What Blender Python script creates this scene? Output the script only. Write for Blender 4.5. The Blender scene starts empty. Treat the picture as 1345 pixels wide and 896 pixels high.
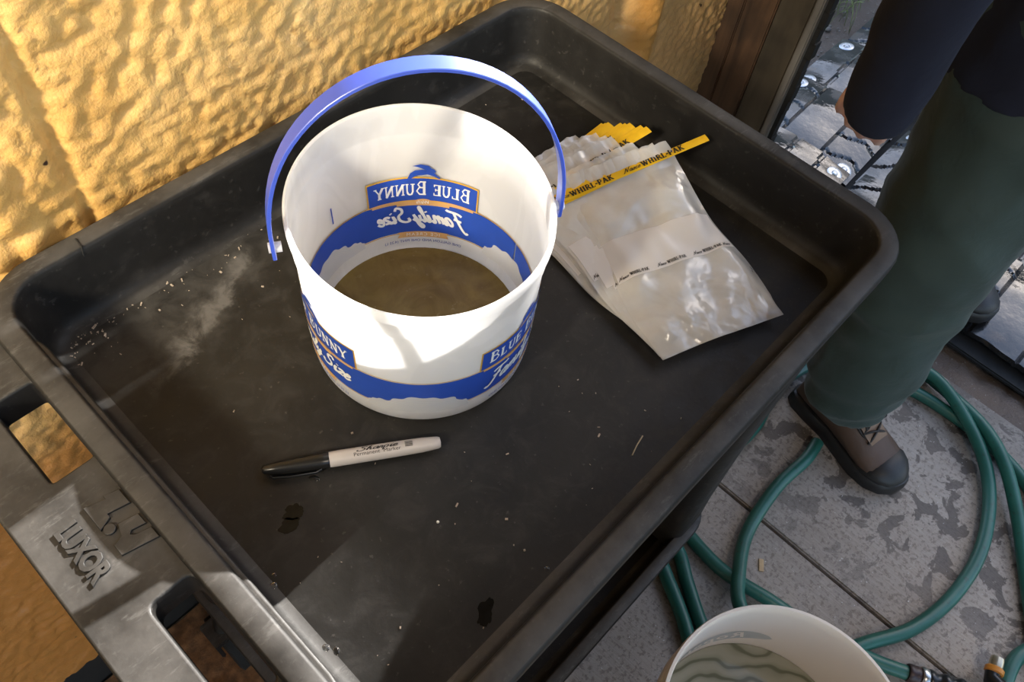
import bpy, bmesh, math, random
from mathutils import Vector, Matrix, noise
random.seed(7)
C = bpy.context.scene.collection
PI = math.pi
R = math.radians

# ---------------------------------------------------------------- camera
F_PX = 1079.8
YAW, PITCH, ROLL = 0.63465, 0.97180, 0.15571
cam_d = bpy.data.cameras.new('camera')
cam = bpy.data.objects.new('camera', cam_d)
C.objects.link(cam)
fw = Vector((math.cos(PITCH)*math.cos(YAW), math.cos(PITCH)*math.sin(YAW), -math.sin(PITCH)))
rt = Vector((math.sin(YAW), -math.cos(YAW), 0))
up = rt.cross(fw)
r2 = math.cos(ROLL)*rt + math.sin(ROLL)*up
u2 = -math.sin(ROLL)*rt + math.cos(ROLL)*up
m = Matrix((( r2.x, u2.x, -fw.x, -0.03293), (r2.y, u2.y, -fw.y, -0.50252), (r2.z, u2.z, -fw.z, 0.52169), (0, 0, 0, 1)))
cam.matrix_world = m
cam_d.sensor_width = 36.0
cam_d.lens = F_PX/1345*36.0
cam_d.clip_start = 0.02
cam_d.clip_end = 200
bpy.context.scene.camera = cam

# ---------------------------------------------------------------- light
SUN_EL, SUN_AZ = R(26), R(2)            # the sun stands low, beyond the doorway
sun_dir = Vector((math.cos(SUN_EL)*math.cos(SUN_AZ), math.cos(SUN_EL)*math.sin(SUN_AZ), math.sin(SUN_EL)))
w = bpy.data.worlds.new('sky')
bpy.context.scene.world = w
w.use_nodes = True
nt = w.node_tree
sky = nt.nodes.new('ShaderNodeTexSky')
sky.sky_type = 'NISHITA'
sky.sun_disc = False
sky.sun_elevation = SUN_EL
sky.sun_rotation = PI/2 - SUN_AZ
sky.dust_density = 1.3
nt.links.new(sky.outputs['Color'], nt.nodes['Background'].inputs['Color'])
nt.nodes['Background'].inputs['Strength'].default_value = 0.56

sl = bpy.data.lights.new('sun', 'SUN')
sl.energy = 25.0
sl.angle = R(0.45)
sl.color = (1.0, 0.95, 0.88)
so = bpy.data.objects.new('sun', sl)
C.objects.link(so)
so.rotation_euler = sun_dir.to_track_quat('Z', 'Y').to_euler()
so.location = (6, 0, 4)

# warm spot added to light the foam wall from the left, source unseen
ll = bpy.data.lights.new('foam_wall_spot', 'SPOT')
ll.energy = 350.0
ll.color = (1.0, 0.87, 0.66)
ll.spot_size = R(27)
ll.spot_blend = 0.7
ll.shadow_soft_size = 0.16
lo = bpy.data.objects.new('foam_wall_spot', ll)
C.objects.link(lo)
LP = Vector((-1.35, -0.33, 1.20))
lo.location = LP
lo.rotation_euler = (LP - Vector((-0.10, 0.05, 0.28))).to_track_quat('Z', 'Y').to_euler()

# warm fill light added overhead, behind the camera, to brighten the near side
al = bpy.data.lights.new('warm_fill', 'AREA')
al.energy = 15.0
al.color = (1.0, 0.86, 0.70)
al.shape = 'DISK'
al.size = 0.5
ao = bpy.data.objects.new('warm_fill', al)
C.objects.link(ao)
ao.location = (-0.35, -1.7, 1.66)
ao.rotation_euler = (Vector((-0.35, -1.7, 1.66)) - Vector((0.3, -0.5, -0.5))).to_track_quat('Z', 'Y').to_euler()

vs = bpy.context.scene.view_settings
vs.view_transform = 'Standard'
vs.look = 'None'
vs.gamma = 1.0
vs.exposure = 0.0

# ---------------------------------------------------------------- material helpers
def S(r, g, b):
    f = lambda c: (c/255/12.92) if c/255 <= 0.04045 else ((c/255+0.055)/1.055)**2.4
    return (f(r), f(g), f(b), 1)

class NT:
    def __init__(s, name):
        s.m = bpy.data.materials.new(name)
        s.m.use_nodes = True
        s.t = s.m.node_tree
        s.p = s.t.nodes['Principled BSDF']
        s.out = s.t.nodes['Material Output']
        s.co = s.n('ShaderNodeTexCoord').outputs['Object']
    def n(s, typ, **kw):
        nd = s.t.nodes.new(typ)
        for k, v in kw.items(): setattr(nd, k, v)
        return nd
    def l(s, a, b): s.t.links.new(a, b)
    def mapping(s, scale=(1, 1, 1), rot=(0, 0, 0), loc=(0, 0, 0)):
        mp = s.n('ShaderNodeMapping')
        mp.inputs['Scale'].default_value = scale
        mp.inputs['Rotation'].default_value = rot
        mp.inputs['Location'].default_value = loc
        s.l(s.co, mp.inputs['Vector'])
        return mp.outputs['Vector']
    def noise(s, scale, detail=4, rough=0.55, vec=None, dist=0):
        nd = s.n('ShaderNodeTexNoise')
        nd.inputs['Scale'].default_value = scale
        nd.inputs['Detail'].default_value = detail
        nd.inputs['Roughness'].default_value = rough
        nd.inputs['Distortion'].default_value = dist
        s.l(vec if vec else s.co, nd.inputs['Vector'])
        return nd.outputs['Fac']
    def ramp(s, fac, stops, interp='LINEAR'):
        r = s.n('ShaderNodeValToRGB')
        r.color_ramp.interpolation = interp
        e = r.color_ramp.elements
        while len(e) < len(stops): e.new(0.5)
        for i, (p, c) in enumerate(stops):
            e[i].position = p
            e[i].color = c if len(c) == 4 else (*c, 1)
        s.l(fac, r.inputs['Fac'])
        return r.outputs['Color']
    def g(s, v): return (v, v, v, 1)
    def mask(s, fac, a, b):
        mr = s.n('ShaderNodeMapRange')
        mr.interpolation_type = 'SMOOTHSTEP'
        mr.inputs['From Min'].default_value = a
        mr.inputs['From Max'].default_value = b
        s.l(fac, mr.inputs['Value'])
        return mr.outputs['Result']
    def math(s, op, a, b=None):
        nd = s.n('ShaderNodeMath', operation=op)
        for i, v in enumerate((a, b)):
            if v is None: continue
            if isinstance(v, (int, float)): nd.inputs[i].default_value = v
            else: s.l(v, nd.inputs[i])
        return nd.outputs[0]
    def mix(s, fac, a, b):
        nd = s.n('ShaderNodeMix', data_type='RGBA')
        for k, v in (('Factor', fac), ('A', a), ('B', b)):
            i = [x for x in nd.inputs if x.name == k and x.type == ('VALUE' if k == 'Factor' else 'RGBA')][0]
            if isinstance(v, (int, float, tuple)): i.default_value = v
            else: s.l(v, i)
        return [o for o in nd.outputs if o.type == 'RGBA'][0]
    def col(s, c):
        if isinstance(c, tuple): s.p.inputs['Base Color'].default_value = c
        else: s.l(c, s.p.inputs['Base Color'])
    def set(s, **kw):
        for k, v in kw.items():
            i = s.p.inputs[k.replace('_', ' ')]
            if isinstance(v, (int, float, tuple)): i.default_value = v
            else: s.l(v, i)
    def bump(s, fac, strength=0.3, dist=0.002, prev=None):
        b = s.n('ShaderNodeBump')
        b.inputs['Strength'].default_value = strength
        b.inputs['Distance'].default_value = dist
        s.l(fac, b.inputs['Height'])
        if prev: s.l(prev, b.inputs['Normal'])
        s.l(b.outputs['Normal'], s.p.inputs['Normal'])
        return b.outputs['Normal']
    def sep(s):
        nd = s.n('ShaderNodeSeparateXYZ')
        s.l(s.co, nd.inputs[0])
        return nd.outputs

def simple(name, c, rough=0.5, var=0.25, scale=40, bump=0.0, metal=0, **kw):
    t = NT(name)
    f = t.noise(scale)
    t.col(t.ramp(f, [(0.3, tuple(x*(1-var) for x in c[:3])), (0.7, tuple(min(1, x*(1+var)) for x in c[:3]))]))
    t.set(Roughness=rough, Metallic=metal, **kw)
    if bump: t.bump(t.noise(scale*6), bump, 0.001)
    return t.m

def mat_plastic():
    t = NT('black_cart_plastic')
    n1 = t.noise(9, 6, 0.65); n2 = t.noise(160, 3); n3 = t.noise(35, 5, 0.7)
    base = t.ramp(n1, [(0.30, (0.008, 0.0078, 0.0076)), (0.70, (0.017, 0.016, 0.015))])
    base = t.mix(t.math('MULTIPLY', t.mask(n3, 0.52, 0.75), 0.4), base, (0.045, 0.042, 0.039, 1))
    base = t.mix(t.math('MULTIPLY', t.mask(n2, 0.62, 0.72), 0.25), base, (0.10, 0.095, 0.09, 1))
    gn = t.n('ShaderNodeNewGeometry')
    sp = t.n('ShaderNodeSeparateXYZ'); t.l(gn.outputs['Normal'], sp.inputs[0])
    dust_sheen = t.math('MULTIPLY', t.mask(sp.outputs[2], 0.75, 1.0), t.mask(n1, 0.25, 0.7))
    base = t.mix(t.math('MULTIPLY', dust_sheen, 0.8), base, (0.085, 0.081, 0.077, 1))  # dust and sky sheen painted lighter onto upward faces
    scr = t.noise(24, 6, 0.75, vec=t.mapping(scale=(1, 4, 1), rot=(0, 0, 0.6)))
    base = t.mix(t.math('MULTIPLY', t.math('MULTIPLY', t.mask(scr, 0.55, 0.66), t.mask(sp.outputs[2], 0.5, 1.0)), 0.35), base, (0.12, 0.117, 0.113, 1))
    t.col(base)
    t.set(Roughness=t.ramp(n3, [(0.3, (0.42,)*3), (0.7, (0.62,)*3)]))
    t.set(Specular_IOR_Level=0.33)
    t.bump(n2, 0.18, 0.001)
    return t.m

def mat_tray_floor():
    t = NT('dusty_tray_floor')
    n1 = t.noise(9, 6, 0.65); n2 = t.noise(220, 3); n3 = t.noise(38, 6, 0.7, dist=0.6)
    base = t.ramp(n1, [(0.30, (0.0095, 0.0092, 0.009)), (0.70, (0.021, 0.020, 0.0185))])
    base = t.mix(t.math('MULTIPLY', t.mask(n3, 0.45, 0.7), 0.45), base, (0.045, 0.042, 0.039, 1))
    # dried dust and painted lit patch near the handle, edged by a tide mark
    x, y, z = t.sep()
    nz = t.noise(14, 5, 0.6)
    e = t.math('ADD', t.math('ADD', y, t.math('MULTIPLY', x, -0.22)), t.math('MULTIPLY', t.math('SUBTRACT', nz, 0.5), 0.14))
    dust_lit = t.mask(e, -0.125, -0.085)
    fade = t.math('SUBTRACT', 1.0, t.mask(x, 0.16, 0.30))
    dust_lit = t.math('MULTIPLY', dust_lit, fade)
    base = t.mix(t.math('MULTIPLY', dust_lit, t.mask(n3, 0.2, 0.7)), base, (0.044, 0.042, 0.039, 1))
    nz2 = t.noise(11, 6, 0.65, vec=t.mapping(loc=(3, 1, 0)))
    e2 = t.math('ADD', t.math('ADD', y, t.math('MULTIPLY', x, -0.45)), t.math('MULTIPLY', t.math('SUBTRACT', nz2, 0.5), 0.10))
    tide = t.math('MULTIPLY', t.math('MULTIPLY', t.mask(e2, -0.128, -0.118), t.math('SUBTRACT', 1.0, t.mask(e2, -0.116, -0.098))), t.mask(x, 0.03, 0.09))
    tide = t.math('MULTIPLY', tide, t.math('SUBTRACT', 1.0, t.mask(x, 0.17, 0.20)))
    base = t.mix(t.math('MULTIPLY', t.math('MULTIPLY', tide, 0.75), t.mask(n3, 0.3, 0.6)), base, (0.13, 0.125, 0.12, 1))
    base = t.mix(t.math('MULTIPLY', t.mask(n2, 0.66, 0.75), 0.25), base, (0.14, 0.13, 0.12, 1))
    t.col(base)
    t.set(Roughness=t.ramp(n3, [(0.3, (0.42,)*3), (0.7, (0.62,)*3)]))
    t.set(Specular_IOR_Level=0.33)
    t.bump(n2, 0.15, 0.001)
    return t.m

def mat_foam():
    t = NT('sprayed_yellow_foam')
    n1 = t.noise(5, 5, 0.6); n2 = t.noise(60, 4, 0.6); n3 = t.noise(260, 3)
    base = t.ramp(n1, [(0.25, (0.64, 0.34, 0.085)), (0.5, (0.80, 0.49, 0.165)), (0.75, (0.86, 0.58, 0.25))])
    base = t.mix(t.math('MULTIPLY', t.mask(n2, 0.55, 0.75), 0.45), base, (0.50, 0.25, 0.06, 1))
    # shade of cart and post painted in: lower wall and post end browner
    x, y, z = t.sep()
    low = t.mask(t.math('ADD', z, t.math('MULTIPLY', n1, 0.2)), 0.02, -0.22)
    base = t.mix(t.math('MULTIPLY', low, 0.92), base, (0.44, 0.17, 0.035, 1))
    post_shade = t.mask(t.math('ADD', x, t.math('MULTIPLY', n1, 0.3)), 0.72, 1.0)
    base = t.mix(t.math('MULTIPLY', post_shade, 0.7), base, (0.52, 0.33, 0.15, 1))
    stain = t.math('MULTIPLY', t.mask(x, 0.855, 0.885), t.math('SUBTRACT', 1.0, t.mask(x, 0.925, 0.955)))
    base = t.mix(t.math('MULTIPLY', stain, 0.8), base, (0.50, 0.23, 0.04, 1))
    n4 = t.noise(28, 3, 0.5, vec=t.mapping(loc=(9, 2, 5)))
    base = t.mix(t.mask(n4, 0.745, 0.77), base, (0.05, 0.025, 0.015, 1))
    t.col(base)
    t.set(Roughness=0.42, Subsurface_Weight=0.12, Subsurface_Radius=(0.012, 0.006, 0.002), Subsurface_Scale=1.0)
    t.bump(n3, 0.45, 0.002)
    return t.m

def mat_translucent(name, c, trans=0.55, rough=0.3, frost=False):
    t = NT(name)
    t.col(c)
    if frost:
        f = t.noise(22, 3, 0.5, vec=t.mapping(scale=(1, 1, 0.5)), dist=1.5)
        t.col(t.ramp(f, [(0.47, tuple(v*0.93 for v in c[:3])), (0.53, c)]))
    t.set(Roughness=rough)
    tr = t.n('ShaderNodeBsdfTranslucent')
    tr.inputs['Color'].default_value = c
    mx = t.n('ShaderNodeMixShader')
    mx.inputs[0].default_value = trans
    t.l(t.p.outputs[0], mx.inputs[1])
    t.l(tr.outputs[0], mx.inputs[2])
    t.l(mx.outputs[0], t.out.inputs['Surface'])
    t.bump(t.noise(60), 0.04, 0.001)
    return t.m

def mat_film():
    t = NT('clear_bag_film')
    t.col(t.ramp(t.noise(30), [(0.3, (0.72, 0.69, 0.63)), (0.7, (0.84, 0.82, 0.77))]))
    t.set(Roughness=0.12, Coat_Weight=1.0, Coat_Roughness=0.04, Coat_IOR=1.6, Specular_IOR_Level=0.8)
    fb = t.bump(t.noise(15, 2, 0.5, dist=1.2), 0.75, 0.016)
    t.bump(t.noise(60, 3, 0.5, dist=0.7), 0.25, 0.003, fb)
    tr = t.n('ShaderNodeBsdfTransparent')
    mx = t.n('ShaderNodeMixShader')
    mx.inputs[0].default_value = 0.42
    t.l(t.p.outputs[0], mx.inputs[1])
    t.l(tr.outputs[0], mx.inputs[2])
    t.l(mx.outputs[0], t.out.inputs['Surface'])
    return t.m

def mat_concrete():
    t = NT('brushed_stained_concrete')
    n1 = t.noise(3.2, 6, 0.62); n2 = t.noise(130, 4, 0.7); n3 = t.noise(19, 5, 0.6, dist=0.5)
    brush = t.noise(30, 3, 0.6, vec=t.mapping(scale=(10, 0.7, 1), rot=(0, 0, R(12))))
    base = t.ramp(n1, [(0.25, (0.25, 0.205, 0.168)), (0.75, (0.48, 0.405, 0.335))])
    base = t.mix(0.35, base, t.ramp(brush, [(0.3, (0.20, 0.185, 0.17)), (0.7, (0.40, 0.38, 0.35))]))
    base = t.mix(t.math('MULTIPLY', t.mask(n2, 0.5, 0.62), 0.6), base, (0.13, 0.105, 0.088, 1))
    x, y, z = t.sep()
    dirty = t.mask(x, 0.66, 1.0)
    blot = t.math('MULTIPLY', t.mask(n3, 0.53, 0.57), dirty)
    base = t.mix(t.math('MULTIPLY', blot, 0.85), base, (0.075, 0.058, 0.046, 1))
    mud = t.math('MULTIPLY', t.mask(x, 1.12, 1.30), t.mask(n1, 0.25, 0.6))
    base = t.mix(t.math('MULTIPLY', mud, 0.65), base, (0.085, 0.072, 0.062, 1))
    n5 = t.noise(240, 2)
    base = t.mix(t.mask(n5, 0.72, 0.76), base, (0.62, 0.60, 0.58, 1))
    t.col(base)
    t.set(Roughness=t.ramp(n3, [(0.45, (0.85,)*3), (0.62, (0.55,)*3)]))
    b = t.bump(n2, 0.35, 0.003)
    t.bump(brush, 0.25, 0.003, b)
    return t.m

def mat_hose():
    t = NT('green_rubber_hose')
    n1 = t.noise(14, 4); n2 = t.noise(90, 4, 0.7)
    base = t.ramp(n1, [(0.3, (0.012, 0.085, 0.062)), (0.7, (0.022, 0.125, 0.094))])
    base = t.mix(t.math('MULTIPLY', t.mask(n2, 0.56, 0.72), 0.6), base, (0.03, 0.045, 0.038, 1))
    t.col(base)
    t.set(Roughness=0.38)
    t.bump(n2, 0.12, 0.001)
    return t.m

def mat_rubber():
    t = NT('wet_tyre_rubber')
    n1 = t.noise(18, 5, 0.6); n2 = t.noise(120, 3)
    base = t.ramp(n1, [(0.35, (0.009, 0.009, 0.010)), (0.7, (0.024, 0.023, 0.023))])
    base = t.mix(t.math('MULTIPLY', t.mask(n1, 0.6, 0.68), 0.7), base, (0.065, 0.045, 0.03, 1))
    n6 = t.noise(6, 4, 0.6, vec=t.mapping(loc=(4, 8, 1)))
    base = t.mix(t.math('MULTIPLY', t.mask(n6, 0.55, 0.66), 0.8), base, (0.075, 0.048, 0.030, 1))
    t.col(base)
    t.set(Roughness=t.ramp(n1, [(0.45, (0.07,)*3), (0.68, (0.45,)*3)]), Coat_Weight=0.8, Coat_Roughness=0.07, Coat_IOR=1.42)
    t.bump(t.noise(13, 4, 0.6), 0.45, 0.006)
    return t.m

def mat_wood(name, a, b):
    t = NT(name)
    g = t.noise(40, 5, 0.6, vec=t.mapping(scale=(1, 1, 0.06)), dist=0.6)
    n = t.noise(6, 4)
    base = t.mix(t.mask(n, 0.45, 0.65), t.ramp(g, [(0.3, a), (0.7, b)]), t.ramp(g, [(0.3, tuple(v*0.35 for v in a)), (0.7, tuple(v*0.5 for v in b))]))
    t.col(base)
    t.set(Roughness=0.6)
    t.bump(g, 0.3, 0.003)
    return t.m

def mat_mud():
    t = NT('wet_brown_mud')
    n1 = t.noise(7, 6, 0.65); n2 = t.noise(70, 4, 0.7)
    base = t.ramp(n1, [(0.3, (0.058, 0.038, 0.027)), (0.7, (0.16, 0.112, 0.080))])
    base = t.mix(t.mask(n2, 0.62, 0.70), base, (0.26, 0.23, 0.20, 1))
    t.col(base)
    t.set(Roughness=t.ramp(n1, [(0.35, (0.35,)*3), (0.6, (0.8,)*3)]))
    t.bump(n2, 0.6, 0.01)
    return t.m

def mat_cloth(name, a, b, rough=0.85, sheen=0.2):
    t = NT(name)
    n1 = t.noise(9, 4); n2 = t.noise(500, 2)
    t.col(t.ramp(n1, [(0.3, a), (0.7, b)]))
    t.set(Roughness=rough, Sheen_Weight=sheen)
    b1 = t.bump(t.noise(26, 3, 0.5, dist=0.5), 0.25, 0.01)
    t.bump(n2, 0.2, 0.0006, b1)
    return t.m

def mat_liquid():
    t = NT('murky_brown_water')
    n1 = t.noise(26, 5, 0.6, dist=1.2); n2 = t.noise(90, 4, 0.7)
    base = t.ramp(n1, [(0.3, (0.13, 0.085, 0.026)), (0.7, (0.22, 0.155, 0.050))])
    base = t.mix(t.math('MULTIPLY', t.mask(n2, 0.6, 0.72), 0.4), base, (0.30, 0.24, 0.14, 1))
    t.col(base)
    t.set(Roughness=0.12, IOR=1.33)
    t.bump(n1, 0.04, 0.002)
    return t.m

M = {}
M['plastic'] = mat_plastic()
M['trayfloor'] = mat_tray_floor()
M['foam'] = mat_foam()
M['pail'] = mat_translucent('translucent_white_pail', (0.86, 0.865, 0.87, 1), 0.5, 0.32, True)
M['pail2'] = mat_translucent('cream_white_pail', (0.92, 0.84, 0.75, 1), 0.12, 0.4)
M['bluehandle'] = simple('blue_plastic', (0.045, 0.10, 0.60), 0.40, 0.1, 20, Specular_IOR_Level=0.9, Coat_Weight=0.6, Coat_Roughness=0.35)
M['blue'] = simple('blue_print', (0.022, 0.072, 0.40), 0.4, 0.08, 30)
M['gold'] = simple('gold_print', (0.62, 0.36, 0.05), 0.4, 0.08, 30)
M['tan'] = simple('tan_ribbon_print', (0.62, 0.36, 0.14), 0.4, 0.08, 30)
M['whiteprint'] = simple('white_print', (0.80, 0.80, 0.78), 0.4, 0.04, 30)
M['scoop'] = mat_translucent('ice_cream_print', (0.72, 0.73, 0.74, 1), 0.3, 0.4)
M['liquid'] = mat_liquid()
M['film'] = mat_film()
M['band'] = mat_translucent('white_bag_panel', (0.76, 0.72, 0.68, 1), 0.2, 0.3)
M['yellow'] = simple('yellow_wire_tie', (0.80, 0.48, 0.015), 0.35, 0.12, 60)
M['ink'] = simple('black_ink', (0.015, 0.014, 0.012), 0.45, 0.1, 60)
M['pencap'] = simple('black_pen_plastic', (0.012, 0.012, 0.012), 0.28, 0.1, 60)
M['pengrey'] = simple('grey_pen_barrel', (0.52, 0.48, 0.45), 0.35, 0.05, 60)
M['concrete'] = mat_concrete()
M['hose'] = mat_hose()
M['rubber'] = mat_rubber()
M['washer'] = simple('zinc_washer', (0.62, 0.62, 0.64), 0.35, 0.2, 60, 0.1, 0.85)
M['wood'] = mat_wood('stained_brown_stud', (0.035, 0.017, 0.009), (0.11, 0.058, 0.030))
M['jamb'] = mat_wood('weathered_jamb_board', (0.036, 0.028, 0.019), (0.066, 0.053, 0.036))
M['edge'] = mat_wood('grey_edge_strip', (0.10, 0.095, 0.088), (0.18, 0.17, 0.16))
M['seal'] = simple('black_rubber_seal', (0.008, 0.008, 0.008), 0.8, 0.3, 60, 0.3)
M['mud'] = mat_mud()
M['pants'] = mat_cloth('dark_green_canvas', (0.016, 0.034, 0.029), (0.028, 0.051, 0.044), 0.65, 0.1)
M['jacket'] = mat_cloth('navy_fleece', (0.005, 0.0065, 0.017), (0.008, 0.011, 0.028), 0.95, 0.0)
M['skin'] = simple('skin', (0.66, 0.40, 0.33), 0.5, 0.08, 30, 0.05, Subsurface_Weight=0.1)
M['hair'] = simple('dark_brown_hair', (0.03, 0.018, 0.01), 0.5, 0.3, 120, 0.4)
M['boot'] = mat_cloth('brown_boot_leather', (0.065, 0.036, 0.022), (0.10, 0.058, 0.038), 0.6, 0.0)
M['bootdark'] = simple('black_boot_rubber', (0.014, 0.013, 0.013), 0.5, 0.3, 50, 0.2)
M['boottan'] = mat_cloth('tan_boot_tongue', (0.16, 0.095, 0.055), (0.22, 0.14, 0.085), 0.7, 0.1)
M['lace'] = simple('dark_lace', (0.022, 0.017, 0.014), 0.7, 0.3, 200)
M['orange'] = simple('orange_nozzle_ring', (0.62, 0.24, 0.03), 0.4, 0.1, 40)
M['steel'] = simple('steel', (0.55, 0.53, 0.50), 0.28, 0.15, 40, 0, 1.0)
M['brass'] = simple('dull_brass_tip', (0.50, 0.42, 0.30), 0.3, 0.2, 80, 0, 0.9)
M['darkred'] = simple('dark_red_coupling', (0.03, 0.012, 0.010), 0.4, 0.3, 80, 0.2)
M['chip'] = simple('pale_wood_chip', (0.52, 0.36, 0.20), 0.7, 0.2, 80)
M['straw'] = simple('dry_straw', (0.55, 0.47, 0.33), 0.6, 0.2, 80)
M['dirt'] = simple('brown_crumbly_dirt', (0.17, 0.085, 0.035), 0.9, 0.5, 70, 0.8)
M['grass'] = simple('grass_blades', (0.13, 0.17, 0.035), 0.6, 0.4, 8)
M['ceil'] = simple('grey_ceiling_boards', (0.30, 0.28, 0.25), 0.8, 0.2, 4)
M['board'] = simple('dark_board', (0.010, 0.009, 0.008), 0.85, 0.3, 20, 0.3)
M['wire'] = simple('wire_bail', (0.45, 0.47, 0.50), 0.35, 0.1, 50, 0, 1.0)
M['greyprint'] = simple('faded_grey_print', (0.50, 0.51, 0.49), 0.5, 0.06, 60)
t_ = NT('clear_water')
t_.col((0.9, 0.92, 0.93, 1)); t_.set(Roughness=0.02, IOR=1.33, Transmission_Weight=1.0)
M['drop'] = t_.m
t_ = NT('wet_patch')
t_.col(t_.ramp(t_.noise(80), [(0.3, (0.006, 0.006, 0.006)), (0.7, (0.012, 0.012, 0.011))])); t_.set(Roughness=0.12, IOR=1.33)
M['wet'] = t_.m
def mat_bucketwater():
    t = NT('reflection_ringed_water')
    wv = t.n('ShaderNodeTexWave', wave_type='RINGS', rings_direction='Z')  # rings paint the hose's reflection into the water colour
    wv.inputs['Scale'].default_value = 12
    wv.inputs['Distortion'].default_value = 11
    t.l(t.mapping(loc=(0.08, 0.05, 0)), wv.inputs['Vector'])
    t.col(t.ramp(wv.outputs['Fac'], [(0.03, (0.15, 0.155, 0.11)), (0.22, (0.27, 0.275, 0.215)), (0.9, (0.34, 0.335, 0.27))]))
    t.set(Roughness=0.06, IOR=1.33)
    return t.m
M['bucketwater'] = mat_bucketwater()

# ---------------------------------------------------------------- mesh helpers
def mk(name, verts, faces, mats, parent=None, smooth=True, angle=40, midx=None, loc=None):
    me = bpy.data.meshes.new(name)
    me.from_pydata([tuple(v) for v in verts], [], faces)
    if not isinstance(mats, (list, tuple)): mats = [mats]
    for q in mats: me.materials.append(q)
    if midx is not None: me.polygons.foreach_set('material_index', midx)
    me.update()
    if smooth:
        me.polygons.foreach_set('use_smooth', [True]*len(me.polygons))
        me.set_sharp_from_angle(angle=R(angle))
    o = bpy.data.objects.new(name, me)
    C.objects.link(o)
    if loc is not None: o.location = loc
    if parent: o.parent = parent
    return o

def thing(name, label, cat, loc=(0, 0, 0), rz=0, group=None):
    o = bpy.data.objects.new(name, None)
    o.empty_display_size = 0.05
    C.objects.link(o)
    o.location = loc
    o.rotation_euler = (0, 0, rz)
    o['label'] = label; o['category'] = cat
    if group: o['group'] = group
    return o

def tag(o, label, cat, group=None):
    o['label'] = label; o['category'] = cat
    if group: o['group'] = group
    return o

def stuff(o): o['kind'] = 'stuff'; return o
def structure(o): o['kind'] = 'structure'; return o

class MB:
    """collects pieces of one mesh"""
    def __init__(s): s.v = []; s.f = []; s.mi = []
    def add(s, v, f, mi=0):
        b = len(s.v)
        s.v += [tuple(q) for q in v]
        s.f += [tuple(i+b for i in q) for q in f]
        s.mi += [mi]*len(f)
        return s
    def build(s, name, mats, parent=None, smooth=True, angle=40, loc=None):
        off = Vector((0, 0, 0))
        return mk(name, s.v, s.f, mats, parent, smooth, angle, s.mi, loc)

def box(x0, x1, y0, y1, z0, z1):
    v = [(x, y, z) for z in (z0, z1) for y in (y0, y1) for x in (x0, x1)]
    f = [(0, 2, 3, 1), (4, 5, 7, 6), (0, 1, 5, 4), (2, 6, 7, 3), (0, 4, 6, 2), (1, 3, 7, 5)]
    return v, f

def bevel_box(x0, x1, y0, y1, z0, z1, b=0.002):
    bm = bmesh.new()
    v, f = box(x0, x1, y0, y1, z0, z1)
    vs_ = [bm.verts.new(q) for q in v]
    for q in f: bm.faces.new([vs_[i] for i in q])
    bmesh.ops.bevel(bm, geom=bm.edges[:], offset=b, segments=2, affect='EDGES')
    bm.verts.index_update()
    V = [tuple(q.co) for q in bm.verts]; Fc = [tuple(q.index for q in p.verts) for p in bm.faces]
    bm.free()
    return V, Fc

def lathe(profile, n=64, closed=False):
    v = []; f = []
    k = len(profile)
    for i in range(n):
        a = 2*PI*i/n
        for r, z in profile: v.append((r*math.cos(a), r*math.sin(a), z))
    for i in range(n):
        j = (i+1) % n
        for q in range(k-1 if not closed else k):
            q2 = (q+1) % k
            f.append((i*k+q, j*k+q, j*k+q2, i*k+q2))
    return v, f

def catmull(pts, n=8, closed=False):
    P = [Vector(p) for p in pts]
    if len(P) < 3: return P
    out = []
    N = len(P)
    segs = N if closed else N-1
    for i in range(segs):
        if closed: a, b, c, d = P[(i-1) % N], P[i], P[(i+1) % N], P[(i+2) % N]
        else: a, b, c, d = P[max(i-1, 0)], P[i], P[i+1], P[min(i+2, N-1)]
        for k in range(n):
            t = k/n
            out.append(0.5*((2*b) + (c-a)*t + (2*a-5*b+4*c-d)*t*t + (3*b-a-3*c+d)*t**3))
    if not closed: out.append(P[-1])
    return out

def tube(path, rad, seg=12, caps=True, flat=None, upv=None):
    """sweep; rad is number or list of numbers / (ra, rb) pairs; upv fixes the frame"""
    P = [Vector(p) for p in path]
    n = len(P)
    rs = rad if isinstance(rad, (list, tuple)) and len(rad) == n else [rad]*n
    v = []; f = []
    prev = None
    for i in range(n):
        t = (P[min(i+1, n-1)] - P[max(i-1, 0)]).normalized()
        if upv is not None:
            a = Vector(upv) - t*t.dot(Vector(upv)); a.normalize()
        elif prev is None:
            ref = Vector((0, 0, 1)) if abs(t.z) < 0.9 else Vector((1, 0, 0))
            a = (ref - t*t.dot(ref)).normalized()
        else:
            a = (prev - t*t.dot(prev)).normalized()
        prev = a
        b = t.cross(a)
        ra, rb = rs[i] if isinstance(rs[i], (list, tuple)) else (rs[i], rs[i])
        for k in range(seg):
            th = 2*PI*k/seg
            v.append(P[i] + a*(ra*math.cos(th)) + b*(rb*math.sin(th)))
    for i in range(n-1):
        for k in range(seg):
            k2 = (k+1) % seg
            f.append((i*seg+k, i*seg+k2, (i+1)*seg+k2, (i+1)*seg+k))
    if caps:
        f.append(tuple(range(seg-1, -1, -1)))
        f.append(tuple((n-1)*seg+k for k in range(seg)))
    return v, f

def curve_mesh(outlines, extrude=0.0, bevel=0.0, res=2):
    cu = bpy.data.curves.new('tmp', 'CURVE')
    cu.dimensions = '2D'; cu.fill_mode = 'BOTH'
    cu.extrude = extrude; cu.bevel_depth = bevel; cu.bevel_resolution = res
    for ol in outlines:
        sp = cu.splines.new('POLY')
        sp.points.add(len(ol)-1)
        for i, p in enumerate(ol): sp.points[i].co = (p[0], p[1], 0, 1)
        sp.use_cyclic_u = True
    return curve_to_vf(cu)

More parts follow.
